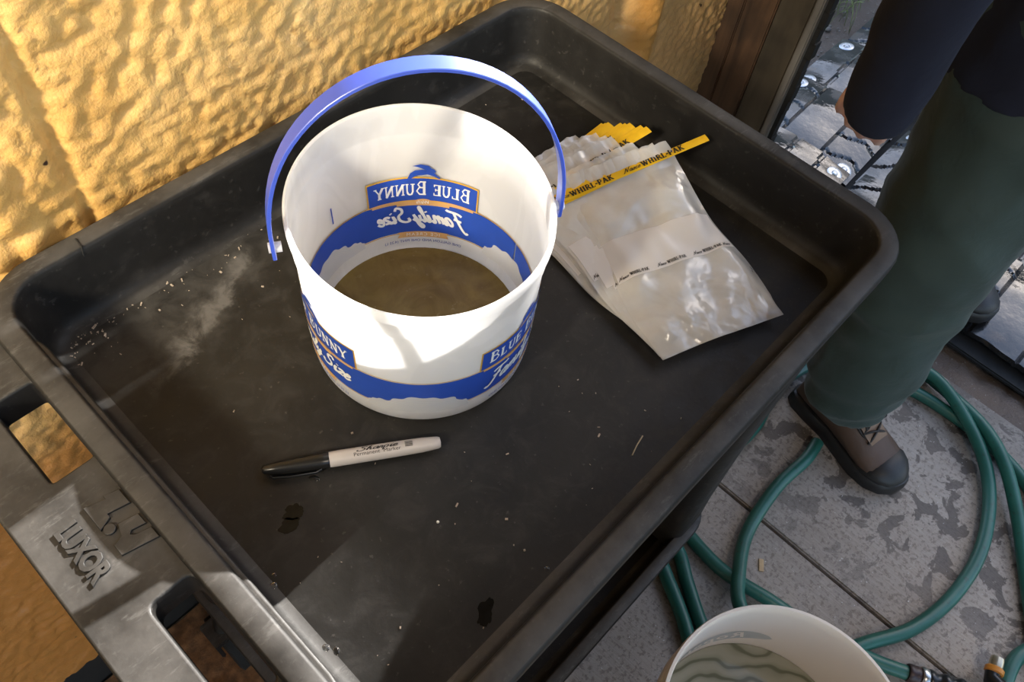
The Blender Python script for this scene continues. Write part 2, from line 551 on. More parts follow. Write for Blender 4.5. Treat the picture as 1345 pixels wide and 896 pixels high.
def curve_to_vf(cu):
    o = bpy.data.objects.new('tmp', cu)
    C.objects.link(o)
    dg = bpy.context.evaluated_depsgraph_get()
    me = bpy.data.meshes.new_from_object(o.evaluated_get(dg))
    V = [tuple(q.co) for q in me.vertices]; Fc = [tuple(p.vertices) for p in me.polygons]
    bpy.data.objects.remove(o); bpy.data.curves.remove(cu); bpy.data.meshes.remove(me)
    return V, Fc

def font_text(s, size, extrude=0, bevel=0, shear=0, space=1.0, offset=0):
    cu = bpy.data.curves.new('txt', 'FONT')
    cu.body = s; cu.size = size; cu.extrude = extrude; cu.bevel_depth = bevel; cu.shear = shear
    cu.align_x = 'CENTER'; cu.align_y = 'CENTER'; cu.space_character = space; cu.resolution_u = 3
    cu.offset = offset
    return curve_to_vf(cu)

def rrect(x0, x1, y0, y1, r, n=6):
    pts = []
    for cx, cy, a0 in ((x1-r, y1-r, 0), (x0+r, y1-r, 90), (x0+r, y0+r, 180), (x1-r, y0+r, 270)):
        for k in range(n+1):
            a = R(a0+90*k/n)
            pts.append((cx+r*math.cos(a), cy+r*math.sin(a)))
    return pts

# ---- stroke lettering -------------------------------------------------
def ribbon(pts, wd, smooth=0):
    P = [Vector((p[0], p[1], 0)) for p in pts]
    if smooth and len(P) > 2: P = catmull(P, smooth)
    v = []; f = []
    n = len(P)
    for i in range(n):
        t = (P[min(i+1, n-1)] - P[max(i-1, 0)])
        if t.length < 1e-9: t = Vector((1, 0, 0))
        t.normalize()
        nn = Vector((-t.y, t.x, 0))
        ww = wd[i] if isinstance(wd, list) else wd
        v += [P[i]+nn*ww/2, P[i]-nn*ww/2]
    for i in range(n-1): f.append((2*i, 2*i+1, 2*i+3, 2*i+2))
    return [tuple(q) for q in v], f

T_, H_ = 0.20, 0.085
def serif_font(T=T_, t=H_):
    sx = lambda x, y, w=0.17: ([(x-w, y), (x+w, y)], t)
    F = {}
    F['B'] = (0.78, [([(.2, 0), (.2, 1)], T), ([(.08, .96), (.45, .96), (.6, .76), (.45, .54), (.2, .54)], t*1.5), ([(.2, .54), (.52, .54), (.68, .28), (.5, .04), (.08, .04)], t*1.5)])
    F['L'] = (0.70, [([(.2, 0), (.2, 1)], T), sx(.2, .96), ([(.05, .04), (.62, .04)], t), ([(.6, .0), (.6, .24)], t)])
    F['U'] = (0.80, [([(.2, .96), (.2, .3), (.3, .06), (.45, .03), (.58, .1), (.65, .3)], T*.75), ([(.65, .3), (.65, .96)], t*1.3), sx(.2, .96), sx(.65, .96, .12)])
    F['E'] = (0.72, [([(.2, 0), (.2, 1)], T), ([(.05, .96), (.62, .96)], t), ([(.05, .04), (.65, .04)], t), ([(.2, .52), (.5, .52)], t), ([(.6, .78), (.6, 1)], t), ([(.62, 0), (.62, .24)], t), ([(.5, .4), (.5, .64)], t)])
    F['N'] = (0.86, [([(.18, 0), (.18, .96)], t*1.2), ([(.16, .98), (.68, .02)], T), ([(.68, .0), (.68, .96)], t*1.2), sx(.18, .04, .13), sx(.68, .96, .13), sx(.12, .96, .1)])
    F['Y'] = (0.80, [([(.1, .98), (.4, .45)], T), ([(.72, .98), (.4, .45)], t*1.2), ([(.4, .48), (.4, 0)], T), sx(.4, .04), sx(.1, .96, .13), sx(.72, .96, .12)])
    F['W'] = (1.15, [([(.12, .98), (.36, .02)], T), ([(.36, .02), (.56, .9)], t*1.5), ([(.54, .9), (.78, .02)], T), ([(.78, .02), (1.02, .98)], t*1.5), sx(.14, .95), sx(.56, .95), sx(1.0, .95)])
    F['H'] = (0.90, [([(.2, 0), (.2, 1)], T), ([(.7, 0), (.7, 1)], T), ([(.2, .5), (.7, .5)], t*1.3), sx(.2, .95), sx(.2, .05), sx(.7, .95), sx(.7, .05)])
    F['I'] = (0.44, [([(.22, 0), (.22, 1)], T), sx(.22, .95), sx(.22, .05)])
    F['R'] = (0.86, [([(.2, 0), (.2, 1)], T), ([(.08, .95), (.5, .95), (.66, .74), (.5, .5), (.2, .5)], t*1.7), ([(.42, .5), (.74, .05)], T), sx(.2, .05), sx(.74, .05, .12)])
    F['-'] = (0.44, [([(.04, .46), (.40, .46)], T*.9)])
    F['P'] = (0.76, [([(.2, 0), (.2, 1)], T), ([(.08, .95), (.5, .95), (.66, .72), (.5, .45), (.2, .45)], t*1.7), sx(.2, .05)])
    F['A'] = (0.92, [([(.16, .02), (.44, .98)], t*1.5), ([(.44, .98), (.76, .02)], T), ([(.26, .34), (.64, .34)], t*1.2), sx(.16, .05, .13), sx(.76, .05)])
    F['K'] = (0.90, [([(.2, 0), (.2, 1)], T), ([(.22, .42), (.68, .96)], t*1.5), ([(.36, .56), (.74, .04)], T), sx(.2, .95), sx(.2, .05), sx(.7, .95, .12), sx(.74, .05, .13)])
    F[' '] = (0.45, [])
    return F

SCRIPT = {
'F': (1.35, [[(0.1, 1.75), (0.5, 1.95), (1.5, 2.0), (1.7, 2.15)], [(0.95, 1.95), (0.75, 1.0), (0.45, 0.0), (0.1, -0.4), (-0.15, -0.2)], [(0.3, 1.0), (1.15, 1.1)]]),
'a': (0.95, [[(.75, .9), (.45, 1.0), (.12, .55), (.2, .08), (.5, .15), (.78, .95), (.7, .2), (.85, .02), (1.05, .25)]]),
'm': (1.45, [[(.05, .3), (.25, .95), (.22, 0)], [(.22, .45), (.55, 1.0), (.66, .7), (.62, 0)], [(.64, .45), (1.0, 1.0), (1.1, .7), (1.08, .1), (1.25, .02), (1.45, .3)]]),
'i': (0.5, [[(.1, .3), (.25, .95), (.2, .15), (.35, .02), (.55, .3)], [(.30, 1.30), (.36, 1.45)]]),
'l': (0.55, [[(.0, .25), (.4, 1.5), (.42, 1.95), (.25, 1.8), (.18, .3), (.32, .02), (.55, .3)]]),
'y': (0.9, [[(.1, .9), (.12, .3), (.35, .1), (.7, .95)], [(.7, .95), (.55, -.3), (.25, -.85), (.05, -.55), (.5, -.05), (.95, .3)]]),
'S': (1.35, [[(1.15, 1.6), (.9, 2.0), (.45, 1.8), (.5, 1.3), (1.0, .85), (1.0, .25), (.5, -.05), (.0, .15), (.1, .5)]]),
'z': (0.8, [[(.1, .85), (.35, 1.0), (.7, .85), (.1, .08), (.4, .15), (.8, .1)]]),
'e': (0.75, [[(.1, .4), (.6, .65), (.45, 1.0), (.12, .6), (.2, .1), (.5, .02), (.8, .3)]]),
'N': (1.5, [[(-.2, -.2), (.1, .0), (.5, 1.8)], [(.5, 1.8), (.9, .1)], [(.9, .1), (1.35, 1.9), (1.6, 2.0)]]),
's': (0.7, [[(.0, .2), (.45, 1.0), (.55, .4), (.35, .02), (.05, .12)]]),
'c': (0.7, [[(.6, .85), (.35, 1.0), (.1, .5), (.3, .02), (.7, .25)]]),
'o': (0.8, [[(.4, 1.0), (.1, .55), (.3, .02), (.65, .4), (.45, .98), (.85, .8)]]),
'h': (0.95, [[(.0, .2), (.45, 1.7), (.35, 1.9), (.2, 1.2), (.15, 0)], [(.17, .5), (.5, .98), (.62, .7), (.6, .1), (.95, .2)]]),
'r': (0.65, [[(.0, .2), (.2, .98), (.45, .8), (.4, .1), (.65, .2)]]),
'p': (0.9, [[(.1, .9), (.1, -.7)], [(.1, .7), (.45, 1.0), (.7, .6), (.5, .05), (.12, .1)]]),
' ': (0.5, []),
}
def layout(text, font, smooth, slant=0.0, size=1.0, wd=None, big=None):
    mb = MB(); x = 0.0
    for i, ch in enumerate(text):
        adv, strokes = font[ch]
        k = big if (big and (i == 0 or text[i-1] == ' ')) else 1.0
        for st in strokes:
            pts, ww = (st, wd) if wd is not None else st
            v, f = ribbon([((x + p[0]*k + slant*p[1]*k), p[1]*k) for p in pts], ww, smooth)
            mb.add(v, f)
        x += adv*k
    W = x
    v = [((q[0]-W/2)*size, q[1]*size, 0) for q in mb.v]
    return v, mb.f, W*size

# ================================================================ SETTING
FL = -0.86
# concrete floor: two slabs with a tooled joint
fl_ = structure(mk('floor', *box(-2.6, 1.33, -3.2, 0.2, FL-0.12, FL-0.012), M['board']))
fl_['label'] = 'brushed grey concrete floor, stained and scuffed'
def slab(x0, x1, y0, y1):
    V, Fc = bevel_box(x0, x1, y0, y1, FL-0.05, FL, 0.003)
    return mk('concrete_slab', V, Fc, M['concrete'], fl_)
slab(0.7815, 1.33, -1.6, 0.05)
slab(-1.2, 0.7755, -1.6, 0.05)
slab(0.7815, 1.33, -3.2, -1.606)
slab(-1.2, 0.7755, -3.2, -1.606)
slab(-2.6, -1.206, -3.2, 0.05)

# foam-sprayed back wall
def foam_wall():
    xs = [-2.6+0.06*i for i in range(25)] + [-1.1+0.012*i for i in range(60)] + [-0.38+0.0042*i for i in range(372)] + [1.19]
    zs = [FL+0.11+0.0046*i for i in range(219)] + [0.26+0.008*i for i in range(0, 60)] + [0.74+0.06*i for i in range(17)]
    V = []; Fc = []
    nz = noise.noise; vo = noise.voronoi
    for z in zs:
        for x in xs:
            if -1.15 < x and z < 0.9:
                p = Vector((x, 0.3, z))
                d = nz(p*2.3)*0.009 + nz(p*9)*0.0035
                wx = x + nz(p*14)*0.008; wz = z + nz(p*14+Vector((5, 0, 0)))*0.008
                f1 = vo(Vector((wx*82, 0, wz*125)))[0]
                big = max(0.0, min(1.0, (0.085-x)/0.05)) if z > -0.06 else 0.0
                rough = 0.5+0.5*nz(p*6+Vector((2, 7, 1)))
                d += (0.0040 - 0.0072*min(1.0, f1[0]**1.6))*(0.5+0.6*rough)*(1-0.5*big)
                if big > 0:
                    g1 = vo(Vector((wx*26, 3, wz*30)))[0]
                    d += big*(0.0105 - 0.026*min(1.0, g1[0]**1.5))
                d += nz(p*210)*0.0010*(0.5+big) + nz(p*95)*0.0012
                d -= 0.007*math.exp(-((x-0.094-0.008*nz(Vector((0, 0, z*20))))/0.006)**2)
                d += 0.020*math.exp(-((x-0.905)/0.026)**2)
                d -= 0.016*math.exp(-((x-0.845)/0.022)**2)
                if z < -0.62: d += 0.012*math.sin((z+0.62)*22)*0.5
            else:
                d = 0.006*nz(Vector((x, 0, z))*9)
            V.append((x, 0.040 - d, z + (0.02*nz(Vector((x*9, 1, 0))) if z == zs[0] else 0)))
    n = len(xs)
    for j in range(len(zs)-1):
        for i in range(n-1):
            Fc.append((j*n+i, j*n+i+1, (j+1)*n+i+1, (j+1)*n+i))
    o = structure(mk('wall_back', V, Fc, M['foam'], angle=180))
    o['label'] = 'wall of lumpy yellow spray foam behind the cart'
    return o
wall = foam_wall()
b = structure(mk('base_strip_back', *bevel_box(-2.6, 1.15, 0.05, 0.11, FL, FL+0.13, 0.004), M['board']))  # near-black strip along the foot of the wall
b['label'] = 'dark strip under the foam wall'
structure(mk('trim_1', *box(-2.6, 1.15, 0.075, 0.16, FL+0.13, 1.72), M['board']))['label'] = 'wall framing behind the foam'
c = structure(mk('ceiling', *box(-2.6, 1.35, -3.2, 0.16, 1.72, 1.78), M['ceil']))
c['label'] = 'boarded ceiling above the work area'
c = structure(mk('wall_left', *box(-2.68, -2.6, -3.2, 0.16, FL, 1.72), M['ceil']))
c['label'] = 'far end wall'
c = structure(mk('wall_right', *box(1.15, 1.3, -3.2, -1.75, FL, 1.72), M['ceil']))
c['label'] = 'wall on the far side of the doorway'

# brown crumbly dirt between cart and wall
def dirt():
    V = []; Fc = []
    nx, ny = 90, 44
    for j in range(ny+1):
        for i in range(nx+1):
            x = -0.45+0.95*i/nx; y = -0.42+0.465*j/ny
            e = min(1, min(i, nx-i)/6, min(j, 40)/6)
            p = Vector((x, y, 0))
            V.append((x, y, FL + 0.001 + max(0, e)*(0.006+0.006*noise.noise(p*25)+0.005*noise.noise(p*80)+0.004*noise.noise(p*200))))
    for j in range(ny):
        for i in range(nx):
            a = j*(nx+1)+i
            Fc.append((a, a+1, a+nx+2, a+nx+1))
    o = stuff(mk('dirt_layer', V, Fc, M['dirt'], angle=180))
    o['label'] = 'brown crumbly dirt on the floor under the cart by the wall'
    o['category'] = 'dirt'
dirt()

# door post where the foam ends
dp = thing('door_post', 'brown wooden door post where the foam wall ends, grey strip along its edge', 'post', (1.15, 0, FL))
def pboard(name, y0, y1, x0, m_, z1=2.56):
    V, Fc = bevel_box(x0, 0.022, y0, y1, 0, z1, 0.0025)
    return mk(name, V, Fc, m_, dp)
pboard('stud', 0.010, 0.082, 0.004, M['wood'])
pboard('stud', -0.046, 0.0075, 0.0, M['wood'])
pboard('jamb_board', -0.104, -0.049, -0.004, M['jamb'])
pboard('edge_strip', -0.118, -0.1045, -0.008, M['edge'])
mb = MB()
for i in range(90):
    z = 0.02 + i*0.028
    dy = 0.007 + 0.005*noise.noise(Vector((0, 0, z*14))) + random.random()*0.004
    v, f = box(0.004, 0.022, -0.118-dy, -0.117, z, z+0.029)
    mb.add(v, f)
mb.build('rubber_seal', M['seal'], dp, angle=20)
foam_edge = MB()

# ground outside
def ground():
    V = []; Fc = []
    xs = [1.33+0.016*i for i in range(120)] + [3.3, 4, 6, 12, 30]
    ys = [-30, -10, -4, -2] + [-1.2+0.02*i for i in range(90)] + [0.7, 1.5, 4, 10, 30]
    for y in ys:
        for x in xs:
            p = Vector((x, y, 0))
            V.append((x, y, FL - 0.012 + (0.012*noise.noise(p*6) + 0.006*noise.noise(p*24) + 0.004*noise.noise(p*60) if x < 4 else 0)))
    n = len(xs)
    for j in range(len(ys)-1):
        for i in range(n-1): Fc.append((j*n+i, j*n+i+1, (j+1)*n+i+1, (j+1)*n+i))
    g = structure(mk('floor_2', V, Fc, M['mud'], angle=180))
    g['label'] = 'wet brown mud outside the doorway'
    mb = MB()
    for i in range(160):
        x, y = 1.7+random.random()*1.3, 0.14+random.random()*0.5
        r = 0.003+random.random()**3*0.010
        v, f = lathe([(0.0001, 0.6*r), (0.6*r, 0.45*r), (r, 0), (0.7*r, -0.4*r)], 7)
        mb.add([(q[0]*(1+0.3*random.random())+x, q[1]+y, q[2]+FL-0.008) for q in v], f)
    st = stuff(mb.build('pebbles', simple('pale_pebbles', (0.20, 0.165, 0.14), 0.8, 0.4, 20), None, angle=180))
    st['label'] = 'pale pebbles scattered in the mud beside the tread mat'; st['category'] = 'pebbles'
    mb = MB()
    for i in range(110):
        x, y = random.gauss(2.36, 0.10), random.gauss(0.26, 0.055)
        h = 0.04+random.random()*0.06
        a = random.random()*6.28; l = h*(0.4+random.random())
        pts = [(x, y, FL-0.02), (x+math.cos(a)*l*0.4, y+math.sin(a)*l*0.4, FL+h*0.7), (x+math.cos(a)*l, y+math.sin(a)*l, FL+h)]
        v, f = tube(catmull(pts, 4), [(0.0022, 0.0006)]*4+[(0.0018, 0.0006)]*4+[(0.0003, 0.0003)], 4)
        mb.add(v, f)
    st = stuff(mb.build('grass_tuft', M['grass']))
    st['label'] = 'short green grass growing in the mud by the post'; st['category'] = 'grass'
ground()

# an unseen building added across the yard to block the low sun below its roof
nb_ = thing('sun_blocker', 'plain grey block added unseen across the yard to hold back the low sun', 'sun_block', (9.0, 0, FL))
ZT = 9.0*math.tan(SUN_EL) - 0.075 - FL
mk('blocker_wall', *bevel_box(0, 3.0, -9, 9, -0.3, ZT-0.12, 0.01), M['ceil'], nb_)
mk('blocker_roof', *bevel_box(-0.15, 3.2, -9.2, 9.2, ZT-0.12, ZT-0.07, 0.005), M['board'], nb_)
for y in (-5, -1, 3):
    mk('blocker_window', *bevel_box(-0.02, 0.02, y, y+1.2, 1.2, 2.4, 0.01), M['steel'], nb_)

# ================================================================ UTILITY CART
cart = thing('utility_cart', 'black plastic utility cart with tub shelves and moulded push handle', 'cart', (0, 0, FL))
CZ = -FL      # children are given in tray coordinates (rim at z = 0), lifted by this
TX, TY = 0.5875, -0.4433
def up_(v, dz): return [(q[0], q[1], q[2]+dz) for q in v]
def tub(dz, name, floor_name):
    prof = [(0.002, -0.0745), (0.008, -0.066), (0.0105, -0.034), (0.0165, -0.032), (0.0185, -0.030), (0.0195, -0.008),
            (0.0194, -0.0035), (0.0186, -0.0012), (0.0170, 0.0), (0.0034, 0.0), (0.0014, -0.0008), (0.0003, -0.0030), (-0.0006, -0.008),
            (-0.0034, -0.052), (-0.0050, -0.0585), (-0.0080, -0.0635), (-0.0125, -0.0665), (-0.018, -0.0680)]
    rings = []
    V = []; Fc = []
    N = None
    for o, z in prof:
        pts = rrect(-o, TX+o, TY-o, o, max(0.034+o, 0.008), 8)
        N = len(pts)
        V += [(p[0], p[1], z+dz) for p in pts]
    for k in range(len(prof)-1):
        for i in range(N):
            j = (i+1) % N
            Fc.append((k*N+i, k*N+j, (k+1)*N+j, (k+1)*N+i))
    Fc.append(tuple(range(N-1, -1, -1)))
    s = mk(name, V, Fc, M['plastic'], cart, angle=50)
    o, z = prof[-1]
    pts = rrect(-o, TX+o, TY-o, o, max(0.034+o, 0.008), 8)
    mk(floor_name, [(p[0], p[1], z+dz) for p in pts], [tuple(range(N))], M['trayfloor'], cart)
    return s
tub(CZ, 'top_tub', 'tub_floor')
tub(CZ-0.63, 'lower_tub', 'lower_tub_floor')
# corner legs
for x, y in ((0.030, -0.030), (TX-0.030, -0.030), (0.030, TY+0.030), (TX-0.030, TY+0.030)):
    V = []; Fc = []
    lv = [(-0.0742, 0.040), (-0.20, 0.036), (-0.40, 0.034), (-0.56, 0.036), (-0.66, 0.040)]
    for z, h in lv:
        ol = rrect(x-h, x+h, y-h, y+h, 0.018, 5)
        V += [(p[0], p[1], z+CZ) for p in ol]
    n = 24
    for k in range(len(lv)-1):
        for i in range(n):
            j = (i+1) % n
            Fc.append((k*n+i, (k+1)*n+i, (k+1)*n+j, k*n+j))
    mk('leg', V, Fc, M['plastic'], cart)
    # caster
    sx = -1 if x < 0.3 else 1
    cx, cy = x + (-0.045 if x < 0.3 else -0.055), y + (0.05 if x > 0.3 and y < -0.2 else -0.02)
    V, Fc = tube([(cx-0.016, cy, 0.05), (cx-0.013, cy, 0.05), (cx+0.013, cy, 0.05), (cx+0.016, cy, 0.05)], [0.042, 0.05, 0.05, 0.042], 24)
    wheel = mk('caster_wheel', V, Fc, M['seal'], cart)
    mbk = MB()
    for s_ in (-1, 1): mbk.add(*bevel_box(cx+s_*0.022-0.003, cx+s_*0.022+0.003, cy-0.014, cy+0.014, 0.042, 0.118, 0.002))
    mbk.add(*bevel_box(cx-0.025, cx+0.025, cy-0.022, cy+0.022, 0.112, 0.122, 0.002))
    mbk.add(*tube([(cx, cy, 0.115), (x*0.5+cx*0.5, (y+cy)/2, 0.17)], 0.014, 12))
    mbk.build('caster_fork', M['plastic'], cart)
# push handle: plate with two hand slots
outl = rrect(-0.0835, 0.0015, -0.413, -0.031, 0.032, 6)
s1 = rrect(-0.0515, -0.0165, -0.1625, -0.0785, 0.005, 3)
s2 = rrect(-0.0525, -0.0175, -0.3645, -0.2705, 0.008, 4)
V, Fc = curve_mesh([outl, s1, s2], 0.0130, 0.0022, 3)
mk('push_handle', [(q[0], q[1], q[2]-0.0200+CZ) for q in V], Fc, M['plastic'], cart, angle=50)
# embossed maker's mark and lettering on the handle
LZ = -0.0042+CZ
mk1 = [(-0.0435, -0.191), (-0.030, -0.195), (-0.030, -0.192), (-0.021, -0.1945), (-0.021, -0.2065), (-0.0355, -0.2035), (-0.0355, -0.2070), (-0.0435, -0.2105)]
mk2 = [(-0.0335, -0.2150), (-0.0215, -0.2175), (-0.0215, -0.2255), (-0.0305, -0.2235), (-0.0330, -0.2260), (-0.0305, -0.2285), (-0.0205, -0.2310), (-0.0205, -0.2390), (-0.0430, -0.2340), (-0.0430, -0.2260), (-0.0365, -0.2235), (-0.0350, -0.2190)]
dotp = [(-0.0395+0.0034*math.cos(2*PI*k/16), -0.2140+0.0034*math.sin(2*PI*k/16)) for k in range(16)]
mb = MB()
for ol in (mk1, mk2, dotp):
    V, Fc = curve_mesh([ol], 0.0006, 0.0006, 2)
    mb.add([(q[0], q[1], q[2]+LZ) for q in V], Fc)
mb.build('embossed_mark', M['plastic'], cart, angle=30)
V, Fc = font_text('LUXOR', 0.0165, 0.0006, 0.0005, 0, 0.92, 0.0004)
xs_ = [q[0] for q in V]; ys_ = [q[1] for q in V]
kx = 0.047/(max(xs_)-min(xs_)); ky = 0.0155/(max(ys_)-min(ys_))
cx_ = (max(xs_)+min(xs_))/2; cy_ = (max(ys_)+min(ys_))/2
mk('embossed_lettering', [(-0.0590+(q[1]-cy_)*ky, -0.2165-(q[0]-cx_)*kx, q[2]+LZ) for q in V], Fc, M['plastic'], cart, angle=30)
# moulding seams in the tub
mb = MB()
for pts in ([(0.0705, 0.0185, -0.004), (0.0700, 0.012, 0.0003), (0.0690, 0.002, 0.0002), (0.0675, 0.0010, -0.006), (0.0670, 0.0036, -0.054)],):
    v, f = tube([(q[0], q[1]-0.001, q[2]+CZ) for q in pts], 0.0009, 6)
    mb.add(v, f)
mb.build('moulding_seam', M['seal'], cart)

# ================================================================ ICE-CREAM PAIL
PX, PY, PB = 0.2425, -0.2019, -0.0675
pail = thing('ice_cream_pail', 'white plastic ice cream pail with blue bail handle, printed blue band, on the cart tray', 'pail', (PX, PY, PB))
def rout(z):   # z above the pail base
    return 0.0915 + 0.0045*z/0.16
def deform(v):
    """oval, slightly tilted mouth"""
    out = []
    for x, y, z in v:
        k = max(0.0, min(1.0, z/0.16))**2
        a = math.atan2(y, x)
        s_ = 1 + k*0.0038*math.cos(2*(a-1.127))/0.0975
        out.append((x*s_, y*s_, z - k*0.0012*math.cos(a-3.446)))
    return out
prof = [(0.0001, 0.002), (0.080, 0.0008), (0.0865, 0.0), (0.0895, 0.0015), (0.0912, 0.006), (rout(0.02), 0.02), (rout(0.06), 0.06), (rout(0.10), 0.10), (rout(0.128), 0.128),
        (0.0966, 0.1295), (0.0970, 0.134), (0.0971, 0.1460), (0.0978, 0.1475), (0.0992, 0.1485), (0.0996, 0.152), (0.0994, 0.157), (0.0985, 0.1590), (0.0974, 0.1592),
        (0.0962, 0.158), (0.0956, 0.153), (0.0955, 0.134), (0.0950, 0.131), (0.0936, 0.1285), (0.0930, 0.10), (0.0915, 0.05), (0.0904, 0.022), (0.0890, 0.012), (0.0850, 0.0072), (0.080, 0.0058), (0.0001, 0.0055)]
v, f = lathe(prof, 128)
mk('pail_body', deform(v), f, M['pail'], pail, angle=35)
# murky water
def disc(r, z, n=64, rings=8, wob=0):
    V = [(0, 0, z)]; Fc = []
    for k in range(1, rings+1):
        for i in range(n):
            a = 2*PI*i/n
            rr = r*k/rings
            V.append((rr*math.cos(a), rr*math.sin(a), z + (wob if k == rings else 0)))
    for i in range(n): Fc.append((0, 1+i, 1+(i+1) % n))
    for k in range(rings-1):
        for i in range(n):
            j = (i+1) % n
            Fc.append((1+k*n+i, 1+(k+1)*n+i, 1+(k+1)*n+j, 1+k*n+j))
    return V, Fc
wat = tag(mk('murky_water', *disc(0.0852, 0, 64, 8, 0.0004), M['liquid'], None, loc=(PX, PY, PB+0.0078)), 'shallow murky olive-brown water in the bottom of the ice cream pail', 'water')
stuff(wat)
mb = MB()
for i in range(26):
    a = R(215)+random.gauss(0, 0.16); rr = 0.060+random.gauss(0, 0.006)
    r = 0.0006+random.random()*0.0011
    v, f = lathe([(0.00005, r), (0.7*r, 0.7*r), (r, 0)], 8)
    mb.add([(q[0]+rr*math.cos(a), q[1]+rr*math.sin(a), q[2]) for q in v], f)
fo = mb.build('foam_bubbles', M['drop'], wat); stuff(fo)

LAB_AZ = [R(46.4), R(165.9), R(-74.6)]
def wrap(pts, az, off, outer=True):
    out = []
    for s_, h in pts:
        rr = rout(h) + off if outer else rout(h) - 0.0026 - off
        a = az + s_/0.0945
        out.append((rr*math.cos(a), rr*math.sin(a), h))
    return out
def grid2(x0, x1, y0, y1, nx=24, ny=2, fx=None):
    v = [(x0+(x1-x0)*i/nx, y0+(y1-y0)*j/ny) for j in range(ny+1) for i in range(nx+1)]
    f = [(j*(nx+1)+i, j*(nx+1)+i+1, (j+1)*(nx+1)+i+1, (j+1)*(nx+1)+i) for j in range(ny) for i in range(nx)]
    return v, f
def slice_cols(v2, f, step=0.003):
    bm = bmesh.new()
    vs_ = [bm.verts.new((q[0], q[1], 0)) for q in v2]
    for q in f:
        try: bm.faces.new([vs_[i] for i in q])
        except ValueError: pass
    x0 = min(q[0] for q in v2); x1 = max(q[0] for q in v2)
    x = x0+step
    while x < x1:
        bmesh.ops.bisect_plane(bm, geom=bm.verts[:]+bm.edges[:]+bm.faces[:], plane_co=(x, 0, 0), plane_no=(1, 0, 0))
        x += step
    bm.verts.index_update()
    V = [tuple(q.co) for q in bm.verts]; Fc = [tuple(q.index for q in p.verts) for p in bm.faces]
    bm.free()
    return V, Fc
class Decal:
    def __init__(s): s.mb = [MB(), MB(), MB()]
    def add(s, v2, f, off, azs=LAB_AZ):
        v2, f = slice_cols(v2, f)
        for i, az in enumerate(azs):
            for outer in (True, False):
                s.mb[i].add(deform(wrap([(q[0], q[1]) for q in v2], az, off, outer)), f)
    def build(s, name, m_):
        for b_ in s.mb:
            if b_.v: b_.build(name, m_, pail, smooth=True, angle=60)
ZB = 0.0675
BT, BB = -0.0045+ZB, -0.0425+ZB     # band top and bottom, above the base
half = 0.0945*PI/3
d = Decal(); d.add(*grid2(-half, half, BB, BT, 32, 2), 0.0002); d.build('printed_blue_band', M['blue'])
d = Decal()
d.add(*grid2(-half, half, BT+0.0006, BT+0.0014, 32, 1), 0.0002)
d.add(*grid2(-half, half, BB-0.0014, BB-0.0006, 32, 1), 0.0002)
px0, px1, pz0, pz1 = -0.0495, 0.0495, -0.0030+ZB, 0.0215+ZB
d.add(*grid2(px0-0.0012, px1+0.0012, pz0-0.0015, pz1+0.0015, 24, 1), 0.0004)
d.build('gold_border', M['gold'])
d = Decal(); d.add(*grid2(px0, px1, pz0, pz1, 24, 1), 0.0006); 
# leaping rabbit on top of the panel
rab = [(-.0135, -.0015), (-.0110, .0040), (-.0070, .0070), (-.0010, .0080), (.0030, .0074), (-.0040, .0105), (-.0090, .0118), (-.0020, .0135), (.0050, .0122), (.0072, .0096), (.0098, .0088), (.0112, .0066), (.0095, .0052), (.0122, .0024), (.0150, .0008), (.0142, -.0010), (.0095, .0014), (.0040, .0030), (-.0010, .0020), (-.0060, .0014), (-.0100, -.0016)]
V, Fc = curve_mesh([rab])
d.add([(-q[0], q[1]+pz1+0.0016, 0) for q in V], Fc, 0.0006)
d.build('printed_blue_panel', M['blue'])
sf = serif_font()
d = Decal()
v, f, W = layout('BLUE BUNNY', sf, 0, 0, 1, None, 1.22)
k = 0.087/W
v = [(q[0]*k, q[1]*0.0125+pz0+0.0062) for q in v]
d.add(v, f, 0.0008)
v, f, W = layout('Family', SCRIPT, 5, 0.30, 1, 0.30)
v2, f2, W2 = layout('Size', SCRIPT, 5, 0.30, 1, 0.30)
tot = W+W2+0.4
k = 0.083/tot
d.add([((q[0]-tot/2+W/2)*k, q[1]*0.0088+(-0.0300+ZB)+q[0]*k*0.06, 0) for q in v], f, 0.0008)
d.add([((q[0]+tot/2-W2/2)*k, q[1]*0.0088+(-0.0285+ZB), 0) for q in v2], f2, 0.0008)
d.build('white_lettering', M['whiteprint'])
d = Decal()
rb = [(-.047, -.0062), (-.024, -.0068), (-.024, -.0090), (.024, -.0090), (.024, -.0068), (.047, -.0062), (.047, -.0028), (.022, -.0030), (.022, -.0040), (-.022, -.0040), (-.022, -.0030), (-.047, -.0028)]
V, Fc = curve_mesh([[(p[0], p[1]+ZB) for p in rb]])
d.add(V, Fc, 0.0008); d.build('tan_ribbon', M['tan']); d = Decal()
V, Fc = curve_mesh([[(.0245*math.copysign(1, q)*1.0 if False else q, z+ZB) for q, z in ((-.0245, -.0415), (.0245, -.0415), (.0225, -.0445), (.0245, -.0485), (-.0245, -.0485), (-.0225, -.0445))]])
d.add(V, Fc, 0.0006); d.build('tan_banner', M['tan']); d = Decal()
V, Fc = curve_mesh([[(.0085*math.cos(2*PI*k/20), -.0050+ZB+.0038*math.sin(2*PI*k/20)) for k in range(20)]])
d.add(V, Fc, 0.0010)
d.build('maker_oval', M['tan'])
d = Decal()
V, Fc = font_text('ICE CREAM', 0.0054, 0, 0, 0, 1.25); d.add([(q[0], q[1]-0.0450+ZB, 0) for q in V], Fc, 0.0009)
d.build('banner_lettering', M['whiteprint']); d = Decal()
V, Fc = font_text('Wells', 0.0052, 0, 0, 0.3); d.add([(q[0], q[1]-0.0050+ZB, 0) for q in V], Fc, 0.0013)
d.build('oval_lettering', M['whiteprint'])
d = Decal()
